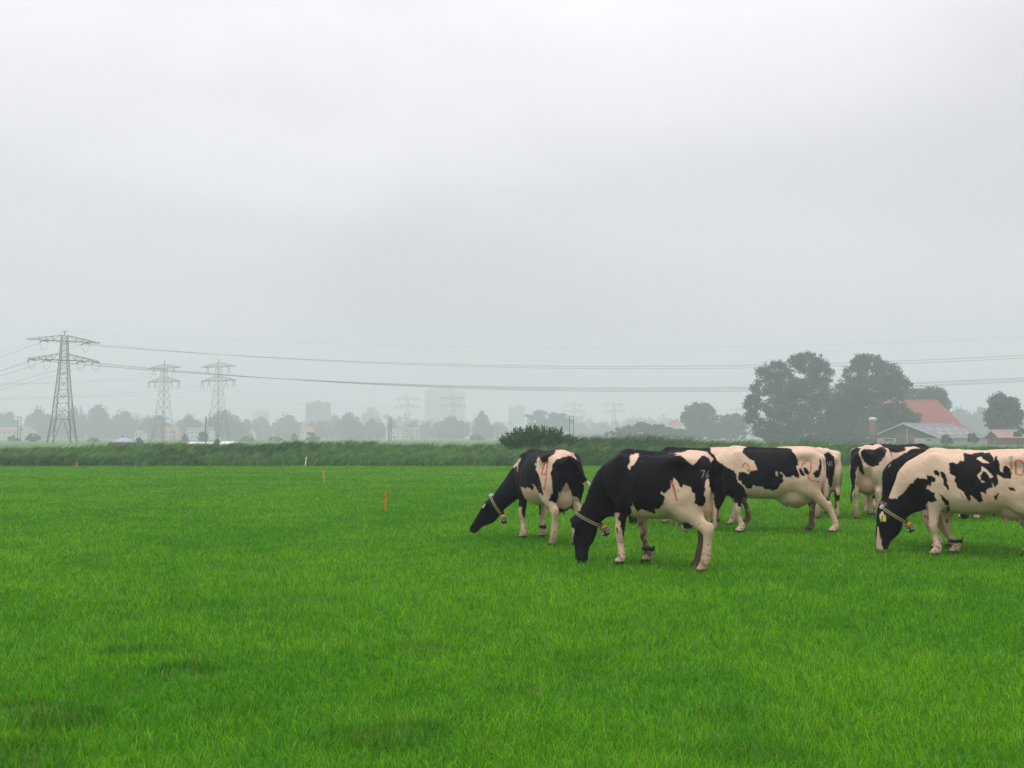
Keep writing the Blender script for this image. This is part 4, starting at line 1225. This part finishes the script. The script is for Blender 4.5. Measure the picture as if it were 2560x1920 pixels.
def farmhouse():
    d = 270.0
    k = d / F_PX
    r = empty("farmhouse", (gx(2292, d), d, 0))
    tag(r, "farmhouse with huge red tiled hipped roof half hidden by trees", "farmhouse", "farm buildings")
    zr, ze = gz(999, d), 2.4
    xl, xr = gx(2226, d) - r.location.x, gx(2343, d) - r.location.x
    el, er = gx(2128, d) - r.location.x, gx(2396, d) - r.location.x
    yf, yb = -9.0, 9.0
    mb = MB()
    # hips swept a little outward at the foot
    prof = [(1.0, ze), (.62, ze + (zr - ze) * .33), (.30, ze + (zr - ze) * .67), (0.0, zr)]
    rings = []
    for t, z in prof:
        rings.append([(xl + (el - xl) * t, yf * t, z), (xr + (er - xr) * t, yf * t, z), (xr + (er - xr) * t, yb * t, z), (xl + (el - xl) * t, yb * t, z)])
    vs = [p for ring in rings for p in ring]
    fs = []
    for i in range(3):
        for j in range(4):
            fs.append((i * 4 + j, i * 4 + (j + 1) % 4, (i + 1) * 4 + (j + 1) % 4, (i + 1) * 4 + j))
    fs.append((12, 13, 14, 15))
    mb.add(vs, fs)
    rf = mb.build("roof", M_TILE, r)
    MB().bar((xl - .1, 0, zr + .08), (xr + .1, 0, zr + .08), .35, .22).build("ridge_tiles", M_BRICK, rf)
    MB().box(((el + er) / 2, 0, 1.2), (er - el - 1.2, yb - yf - 1.2, 2.4)).build("wall", M_BRICK, r)
    for x in (-6, -2, 3, 7):
        w = MB().box((x, yf + .55, 1.3), (1.1, .12, 1.2)).build("window", M_TRIM, r)
        MB().box((x, yf + .47, 1.3), (.9, .06, 1.0)).build("pane", M_DARKGLASS, w)
farmhouse()

def frame2(az_u, phi):
    az = math.atan2(az_u - U0, F_PX)
    view = Vector((math.sin(az), math.cos(az), 0)); perp = Vector((math.cos(az), -math.sin(az), 0))
    return (perp * math.cos(phi) - view * math.sin(phi)), (perp * math.sin(phi) + view * math.cos(phi))

def gabled_barn(name, u, d, W, L, ze, zr, phi, label, mats, back=0, decor=True):
    g, rdir = frame2(u, phi)
    r = empty(name, (gx(u, d), d, 0), math.atan2(g.y, g.x))
    tag(r, label, "barn", "farm buildings")
    roof, wall, gable = mats
    a = MB()
    h = W / 2
    t = .14
    oh = .4
    for s in (-1, 1):
        e = (zr - ze) / h
        p = [(0, -oh, zr), (s * (h + oh), -oh, ze - e * oh), (s * (h + oh), L + oh, ze - e * oh), (0, L + oh, zr)]
        q = [(x, y, z + t) for x, y, z in p]
        f = [(0, 1, 2, 3), (7, 6, 5, 4), (0, 4, 5, 1), (1, 5, 6, 2), (2, 6, 7, 3), (3, 7, 4, 0)]
        a.add(p + q, f)
    rf = a.build("roof", roof, r)
    MB().bar((0, -oh, zr + t + .03), (0, L + oh, zr + t + .03), .35, .1).build("ridge_cap", M_TRIM, rf)
    vb = MB()
    for s in (-1, 1):
        e = (zr - ze) / h
        vb.bar((0, -oh - .05, zr + .03), (s * (h + oh), -oh - .05, ze - e * oh + .03), .08, .22)
    vb.build("verge_board", M_TRIM, rf)
    MB().box((0, L / 2, ze * .5), (W - .2, L - .1, ze)).build("wall", wall, r)
    MB().add([(-h + .1, .04, ze), (h - .1, .04, ze), (0, .04, zr - .06), (-h + .1, L - .04, ze), (h - .1, L - .04, ze), (0, L - .04, zr - .06)], [(0, 1, 2), (5, 4, 3), (0, 3, 4, 1), (1, 4, 5, 2), (2, 5, 3, 0)]).build("gable", gable, r)
    return r, rf

r, rf = gabled_barn("grey_barn", 2258, 222, 17.2, 21.5, 1.35, 4.55, R(30), "low grey barn with pale-edged gable facing the pasture", (M_GREYROOF, M_PALEWALL, M_GABLE))
MB().box((.3, -.06, 1.25), (4.3, .12, 2.5)).build("barn_door", M_DOORWOOD, r)
MB().box((.9, -.16, 1.7), (.14, .14, 3.4)).build("gable_post", M_TRIM, r)
for x, w_ in ((-3.6, 2.6), (5.9, 1.4)):
    w = MB().box((x, .0, .95), (w_, .12, .62)).build("window", M_TRIM, r)
    MB().box((x, -.08, .95), (w_ - .22, .06, .42)).build("pane", M_DARKGLASS, w)
for y in (5, 9, 13, 17):
    for x0 in (3.4, 6.0):
        e = (4.55 - 1.35) / 8.6
        z = 4.55 - e * x0 + .17
        MB().box((x0, y, z), (1.6, .9, .05), Matrix.Rotation(math.atan(e), 3, "Y")).build("roof_light", M_PALEWALL, rf)

r, rf = gabled_barn("brick_shed", 2482, 207, 5.4, 9.5, 1.55, 2.95, R(62), "low brick shed with faded tile roof beside the grey barn", (mat("faded_tile", (.30, .20, .17), rough=.85, scale=1.5), M_BRICK, M_BRICK))
w = MB().box((.2, -.02, .95), (1.1, .12, .8)).build("window", M_TRIM, r)
MB().box((.2, -.1, .95), (.95, .06, .66)).build("pane", M_DARKGLASS, w)
MB().box((2.68, 4.0, .75), (.12, 1.0, 1.5)).build("door", M_DOORWOOD, r)

d = 221.0
r = empty("farm_silo", (gx(2181, d), d, 0))
tag(r, "round brick silo with white cap between the big trees and the barn", "silo", "farm buildings")
hs = gz(1051, d)
MB().lathe([(.82, 0), (.82, hs * .5), (.80, hs)], 24).build("shaft", mat("silo_brick", (.15, .085, .068), rough=.9, scale=2), r, True)
MB().lathe([(.93, hs - .02), (.93, hs + .35), (.7, hs + .62), (.25, hs + .74)], 24).build("cap", M_TRIM, r, True)

r, rf = gabled_barn("field_barn", 1535, 430, 6.0, 9.0, 1.9, 3.4, R(58), "small pinkish barn with white gable below the hazy thicket", (mat("pink_roof", (.34, .24, .21), rough=.9), M_PALEWALL, M_TRIM))

# low round tank and white sheeted heaps beyond the reeds
d = 150.0
k = d / F_PX
r = empty("round_tank", (gx(308, d), d, 0))
tag(r, "low round tank with shallow grey cone roof behind the reeds", "tank")
MB().lathe([(2.0, 0), (2.0, gz(1107, d) + .02)], 28).build("wall", mat("tank_wall", (.20, .185, .19), rough=.8), r, True)
rf = MB().lathe([(2.15, gz(1107, d)), (1.3, gz(1101, d)), (.3, gz(1093.5, d)), (.12, gz(1093, d))], 28).build("roof", mat("tank_roof", (.36, .37, .43), rough=.5, scale=1), r, True)
MB().lathe([(.24, gz(1095, d)), (.24, gz(1090.5, d)), (.16, gz(1090, d))], 16).build("vent_cap", mat("vent_grey", (.2, .2, .23), rough=.6), rf, True)
for u0, u1, vt, lb in ((473, 536, 1104.5, "longer white sheeted heap behind the reeds"), (552, 599, 1103.5, "shorter white sheeted heap with a gap before it")):
    d = 130.0
    x0, x1 = gx(u0, d), gx(u1, d)
    zt = gz(vt, d)
    g = np.random.default_rng(int(u0))
    n = 24
    vs, fs = [], []
    for i in range(n + 1):
        x = (x1 - x0) * i / n
        e = min(1, min(i, n - i) / 1.5)
        for yy, zz in ((-.9, 0), (-.72, .62), (-.4, .92), (0, 1), (.4, .92), (.72, .62), (.9, 0)):
            vs.append((x, yy, (zz * zt * (.93 + .07 * e) + g.normal(0, .018)) if zz else -.05))
    for i in range(n):
        for j in range(6):
            a = i * 7 + j
            fs.append((a, a + 7, a + 8, a + 1))
    fs.append(tuple(range(6, -1, -1))); fs.append(tuple(n * 7 + j for j in range(7)))
    r = MB().add(vs, fs).build("sheeted_heap", mat("white_sheet", (.74, .76, .76), rough=.5, scale=4, bump=.4, bscale=6), None, True)
    r.location = (x0, d, 0)
    tag(r, lb, "silage heap", "white sheeted heaps")

# ------------------------------------------------------------------ pylons
def lattice_pylon(h, hw_prof, arms, label, at_, rz, leg=.20, br=.10, strain=False, group="high-voltage pylons"):
    r = empty("power_pylon", at_, rz)
    tag(r, label, "pylon", group)
    def hw(z): return float(np.interp(z, [p[0] for p in hw_prof], [p[1] for p in hw_prof]))
    mb = MB()
    ztop = hw_prof[-1][0]
    lv = [0.0]
    while lv[-1] < ztop - .8:
        lv.append(min(ztop, lv[-1] + max(1.25, hw(lv[-1]) * (1.9 if lv[-1] > 0 else 2.2))))
    cor = lambda z: [Vector((sx * hw(z), sy * hw(z), z)) for sx, sy in ((-1, -1), (1, -1), (1, 1), (-1, 1))]
    for s in range(4):
        for a, b in zip(lv[:-1], lv[1:]):
            th = leg * (1 - .45 * a / ztop)
            mb.bar(cor(a)[s], cor(b)[s], th)
    for i, (a, b) in enumerate(zip(lv[:-1], lv[1:])):
        ca, cb = cor(a), cor(b)
        th = br * (1 - .3 * a / ztop)
        for s in range(4):
            p, q = s, (s + 1) % 4
            if i == 0:       # splayed portal foot
                m = (cb[p] + cb[q]) / 2
                mb.bar(ca[p], cb[p].lerp(cb[q], .34) , th * 1.3); mb.bar(ca[q], cb[q].lerp(cb[p], .34), th * 1.3)
                mb.bar(cb[p], cb[q], th)
                mb.bar(ca[p].lerp(cb[p], .5), ca[p].lerp(cb[p].lerp(cb[q], .34), .5), th * .7)
                mb.bar(ca[q].lerp(cb[q], .5), ca[q].lerp(cb[q].lerp(cb[p], .34), .5), th * .7)
            else:
                mb.bar(ca[p], cb[q], th); mb.bar(ca[q], cb[p], th)
                if i % 2 == 0 or i == 1: mb.bar(ca[p].lerp(cb[p], .5), ca[q].lerp(cb[q], .5), th * .7)
                mb.bar(cb[p], cb[q], th * .8)
    mb.build("lattice_tower", M_STEEL, r)
    MB().tube([(0, 0, ztop), (0, 0, h)], .11, 6).box((0, 0, h), (1.3, .18, .12)).build("peak", M_STEEL, r)
    for za, span, zu in arms:
        am = MB()
        w0 = hw(za)
        for s in (-1, 1):
            tip = Vector((s * span, 0, za))
            for y in (-1, 1):
                a0 = Vector((s * w0, y * w0, za)); b0 = Vector((s * hw(zu), y * hw(zu), zu))
                am.bar(a0, tip, leg * .75, leg * .75); am.bar(b0, tip + Vector((0, 0, .12)), br, br)
                for t in (.25, .45, .65, .82):
                    am.bar(a0.lerp(tip, t), b0.lerp(tip, t), .08)
                    am.bar(a0.lerp(tip, t), b0.lerp(tip, t - .18), .07)
            for t in (.2, .4, .6, .8):
                a0 = Vector((s * w0, -w0, za)).lerp(tip, t); a1 = Vector((s * w0, w0, za)).lerp(tip, t)
                am.bar(a0, a1, .1)
        for y in (-1, 1): am.bar((-w0, y * w0, za), (w0, y * w0, za), leg * .75, leg * .75)
        am.build("crossarm", M_STEEL, r)
    return r

P_H = 29.6
PROF = [(0, 3.0), (7.0, 2.15), (16.4, 1.38), (22.1, .97), (28.5, .70)]
ARMS = [(27.0, 9.0, 28.5), (22.0, 8.8, 23.7)]
d1 = 260.0
p1_at = Vector((gx(157, d1), d1, -.35))
rz1 = R(38.7)
p1 = lattice_pylon(P_H, PROF, ARMS, "tall dark lattice pylon with two crossarms, closest of all the pylons", p1_at, rz1, leg=.20, br=.095)
ax1 = Vector((math.cos(rz1), math.sin(rz1), 0)); nx1 = Vector((-ax1.y, ax1.x, 0))
PH = [(27.0, -5.4), (27.0, 4.9), (22.0, -8.2), (22.0, -4.6), (22.0, 3.8), (22.0, 7.6)]
# tension strings and jumper loops under the arms
lineL = (Vector((gx(-620, 520), 520, 0)) - p1_at); lineL.z = 0; lineL.normalize()
lineR = (Vector((gx(3600, 221), 221, 0)) - p1_at); lineR.z = 0; lineR.normalize()
endsL, endsR = [], []
for z, s in PH:
    a = Vector((s, 0, z - .15))
    Mi = Matrix.Rotation(-rz1, 3, "Z")
    l2, r2 = Mi @ lineL, Mi @ lineR
    eL, eR = a + l2 * 1.7 + Vector((0, 0, -.45)), a + r2 * 1.7 + Vector((0, 0, -.3))
    MB().tube([a, a + (eL - a) * .5, eL], [.10, .17, .13], 8).build("insulator_string", M_INS, p1)
    MB().tube([a, a + (eR - a) * .5, eR], [.10, .17, .13], 8).build("insulator_string", M_INS, p1)
    lo = [eL.lerp(eR, t) + Vector((0, 0, -2.1 * 4 * t * (1 - t))) for t in np.linspace(0, 1, 9)]
    MB().tube(lo, .035, 5).build("jumper_loop", M_WIRE, p1)
    W1 = Matrix.Translation(p1_at) @ Matrix.Rotation(rz1, 4, "Z")
    endsL.append(W1 @ eL); endsR.append(W1 @ eR)

def cable(a, b, sag, rad, label, group, n=40, cat="cable"):
    pts = [a.lerp(b, t) + Vector((0, 0, -sag * 4 * t * (1 - t))) for t in np.linspace(0, 1, n)]
    o = MB().tube(pts, rad, 5).build("power_cable", M_WIRE)
    return tag(o, label, cat, group)

phn = ["upper inner", "upper outer", "lower innermost", "lower second", "lower third", "lower outermost"]
for i, (e, (z, s)) in enumerate(zip(endsR, PH)):
    bx = Vector((gx(3600, 221), 221, z - .2)) + nx1 * 0 + Vector((.25, .97, 0)) * (s * .55)
    cable(e, bx, 8.0 + .15 * i, .034, "long sagging %s cable running from the closest pylon over the farm" % phn[i], "cables over the farm")
for i, (e, (z, s)) in enumerate(zip(endsL, PH)):
    bx = Vector((gx(-620, 520), 520, z - .2)) + ax1 * s
    cable(e, bx, 9.0, .034, "sagging %s cable falling away behind the closest pylon" % phn[i], "cables behind the big pylon")
tp = W1 @ Vector((0, 0, P_H))
cable(tp, Vector((gx(3600, 221), 221, 29.5)), 6.0, .009, "thin earth wire from the closest pylon's peak over the farm", "earth wires")
cable(tp, Vector((gx(-620, 520), 520, 29.5)), 6.5, .009, "thin earth wire from the closest pylon's peak falling away", "earth wires")

p2 = lattice_pylon(P_H, PROF, ARMS, "slim grey pylon rising from the tree line, second beside the closest one", Vector((gx(409, 364), 364, -.3)), -.52, leg=.135, br=.055)
for z, s in PH:
    v = MB()
    for q in (-.75, .75):
        v.tube([(s + q * .35, 0, z - .12), (s + q * .95, 0, z - 2.3)], .09, 6)
    v.bar((s - .27, 0, z - .15), (s + .27, 0, z - .15), .08)
    v.build("insulator_string", M_INS, p2)
def copy_tree(o, loc, label, rz=None):
    c = o.copy(); COL.objects.link(c)
    c.location = loc; c["label"] = label
    if rz is not None: c.rotation_euler.z = rz
    for ch in o.children:
        e = ch.copy(); COL.objects.link(e); e.parent = c
    return c
PL = [p2]
for u, vt, lb in [(545, 897, "slim grey pylon standing behind the single wooden pole"), (1019, 987, "faint pylon past the double wooden pole"), (1133, 985, "faint pylon before the palest tower block"), (1435, 1004, "faint pylon behind the pole frame at the willow"), (1535, 1003, "faint pylon between the willow and the hazy thicket"), (1841, 1016, "almost vanished pylon just before the farm trees")]:
    dd = (P_H - EYE) * F_PX / (VH - vt)
    PL.append(copy_tree(p2, (gx(u, dd), dd, -.3), lb, -.52 if u < 600 else .06))
def span(a, b, lb, sag):
    for z, s in ((27.0, -5.4), (27.0, 4.9), (22.0, -8.2), (22.0, 7.6)):
        A = Vector(a.location) + Vector((s, 0, z - 2.1)); B = Vector(b.location) + Vector((s, 0, z - 2.1))
        cable(A, B, sag, .013, lb, "faint cables between the slim pylons", 26)
span(PL[0], PL[2], "faint hazy cable strung between the pylons nearer the tree line", 8)
span(PL[1], PL[3], "faint hazy cable strung from the pylon behind the single pole", 8)
for pl, lb in ((PL[0], "faint cable leaving the slim pylon for the photo's edge"), (PL[1], "faint cable leaving the pylon behind the single pole sideways")):
    e = bpy.data.objects.new("x", None); e.location = (pl.location.x - 150, pl.location.y - 60, -.3)
    span(pl, e, lb, 5.5)
    bpy.data.objects.remove(e)

# wooden poles in the meadow
def poles(us, d, v0, v1, label, bar=False, w=.14):
    k = d / F_PX
    z1 = gz(v1, d)
    r = empty("wooden_pole", (gx(us[0], d), d, 0))
    tag(r, label, "pole", "wooden line poles")
    for u in us:
        MB().tube([((u - us[0]) * k, 0, -.3), ((u - us[0]) * k, 0, z1 * .5), ((u - us[0]) * k, 0, z1)], [w, w * .9, w * .75], 8).build("pole_shaft", M_WOOD, r, True)
    if len(us) > 1 and bar:
        for zz in (z1 - .25, z1 - 1.5):
            MB().bar((-.35, -.12, zz), ((us[-1] - us[0]) * k + .35, -.12, zz), .12, .14).build("cross_bar", M_WOOD, r)
poles([45.5, 53], 330, 1095, 1041, "pair of wooden poles with crossbar before the yellow house", True)
poles([515], 300, 1095, 1041, "single thick wooden pole below the slim pylons", w=.24)
poles([973, 978], 330, 1095, 1041, "two wooden poles standing tight together", w=.17)
poles([1424, 1433.5], 330, 1095, 1040, "wooden pole frame with crossbar next to the willow", True, w=.17)

# ------------------------------------------------------------------ houses and blocks far off
def house(u0, u1, vt, ve, d, wallc, roofc, label, flat=False, nwin=4):
    k = d / F_PX
    W, ze, zr = (u1 - u0) * k, gz(ve, d), gz(vt, d)
    D = 8.0
    r = empty("terraced_house", (gx((u0 + u1) / 2, d), d, 0))
    tag(r, label, "house", "houses at the far tree line")
    mw = mat("house_wall", wallc, rough=.9, scale=.6)
    MB().box((0, D / 2, ze / 2), (W, D, ze)).build("wall", mw, r)
    mr_ = mat("house_roof", roofc, rough=.8, scale=.6)
    if flat:
        MB().box((0, D / 2, ze + .2), (W + .5, D + .5, .4)).build("roof", mr_, r)
    else:
        h = W / 2 + .3
        rf = MB().add([(-h, -.4, ze), (h, -.4, ze), (h, D + .4, ze), (-h, D + .4, ze), (-h, D / 2, zr), (h, D / 2, zr)], [(0, 1, 5, 4), (2, 3, 4, 5), (1, 2, 5), (3, 0, 4), (3, 2, 1, 0)]).build("roof", mr_, r)
        MB().box((W * .25, D / 2, zr + .2), (.7, .7, 1.2)).build("chimney", M_BRICK, rf)
    for i in range(nwin):
        for z in ((.28, .72) if ze > 4 else (.5,)):
            x = (i + .5) / nwin * W - W / 2
            w = MB().box((x, -.03, ze * z), (W / nwin * .5, .1, 1.3)).build("window", M_TRIM, r)
            MB().box((x, -.1, ze * z), (W / nwin * .42, .06, 1.08)).build("pane", M_GLASSB, w)
    MB().box((W * .08, -.04, 1.0), (1.0, .12, 2.0)).build("door", M_DOORWOOD, r)
YEL, PNK, WHT, CRM = (.62, .45, .24), (.60, .36, .24), (.66, .66, .62), (.62, .54, .42)
SL, RD_ = (.16, .15, .15), (.33, .15, .10)
house(-6, 44, 1068, 1076, 610, YEL, RD_, "yellow house at the photo's edge under the trees")
house(55, 76, 1066, 1074, 640, CRM, SL, "pale house before the big pylon", nwin=2)
house(338, 358, 1074, 1082, 600, WHT, SL, "small white house past the round tank", nwin=2)
house(410, 444, 1067, 1075, 600, PNK, RD_, "pinkish house under the slim pylon", nwin=3)
house(466, 528, 1068, 1076, 590, WHT, SL, "white row of houses behind the single pole", nwin=6)
house(606, 634, 1070, 1078, 660, CRM, SL, "cream house past the white row", nwin=2)
house(752, 782, 1066, 1076, 680, CRM, RD_, "cream house under the grey tower block", nwin=3)
house(838, 850, 1072, 1080, 680, WHT, SL, "tiny white house between far trees", nwin=1)
house(956, 1012, 1070, 1078, 690, WHT, SL, "white house behind the double pole", nwin=5)
house(1012, 1048, 1068, 1070, 670, PNK, WHT, "pink flat-roofed house beside the double pole", flat=True, nwin=3)
house(1680, 1700, 1050, 1062, 520, WHT, RD_, "white house with red roof peeping over the thicket", nwin=2)

def block(u0, u1, vt, d, parts, label, wallc, floors, cols_):
    k = d / F_PX
    r = empty("tower_block", (gx((u0 + u1) / 2, d), d, 0))
    tag(r, label, "tower block", "tower blocks in the haze")
    mw = mat("block_wall", wallc, rough=.9, scale=.05)
    uc = (u0 + u1) / 2
    for a, b, v, dy in parts:
        zt = gz(v, d)
        x0, x1 = (a - uc) * k, (b - uc) * k
        MB().box(((x0 + x1) / 2, 7 + dy, zt / 2), (x1 - x0, 14, zt)).build("wall", mw, r)
        MB().box(((x0 + x1) / 2, 7 + dy, zt + .7), ((x1 - x0) * .5, 6, 1.4)).build("roof_plant", M_CONC, r)
        for f in range(1, floors):
            z = zt * f / floors
            if z > 8: MB().box(((x0 + x1) / 2, dy - .05, z), ((x1 - x0) * .84, .3, zt / floors * .5)).build("window_band", M_GLASSB, r)
block(764, 821, 1004, 960, [(764, 783, 1007, 0), (783.1, 803, 1004, -2), (803.1, 821, 1007, 0)], "grey tower block in three steps, clearest in the haze", (.30, .27, .27), 12, 3)
block(1061, 1161, 967, 1420, [(1061, 1094, 974, 0), (1094.1, 1136, 967, -3), (1136.1, 1161, 976, 0)], "huge wide tower block almost lost in the haze", (.30, .29, .30), 20, 3)
block(630, 668, 1026, 1380, [(630, 646, 1030, 0), (646.1, 668, 1026, 0)], "pale low block hardly visible in the haze", (.32, .32, .33), 9, 2)
block(1271, 1312, 1013, 1300, [(1271, 1290, 1018, 0), (1290.1, 1312, 1013, -2)], "slender pale block just before the willow bush", (.30, .29, .30), 11, 2)
block(905, 945, 1020, 1050, [(905, 918, 1032, 0), (918.1, 934, 1020, -2), (934.1, 945, 1030, 0)], "reddish stepped block past the grey tower block", (.40, .24, .20), 8, 2)

# ------------------------------------------------------------------ haze
hz, t, o_ = new_mat("haze_air")
pv = t.nodes.new("ShaderNodeVolumePrincipled")
pv.inputs["Color"].default_value = (.90, .925, 1.0, 1)
pv.inputs["Density"].default_value = 0.00155
pv.inputs["Anisotropy"].default_value = 0.25
t.links.new(pv.outputs[0], o_.inputs["Volume"])
hb = MB().box((0, 1160, 41.5), (3160, 2860, 85.0)).build("haze", hz)
tag(hb, "pale mist hanging over the whole polder", "haze", kind="stuff")
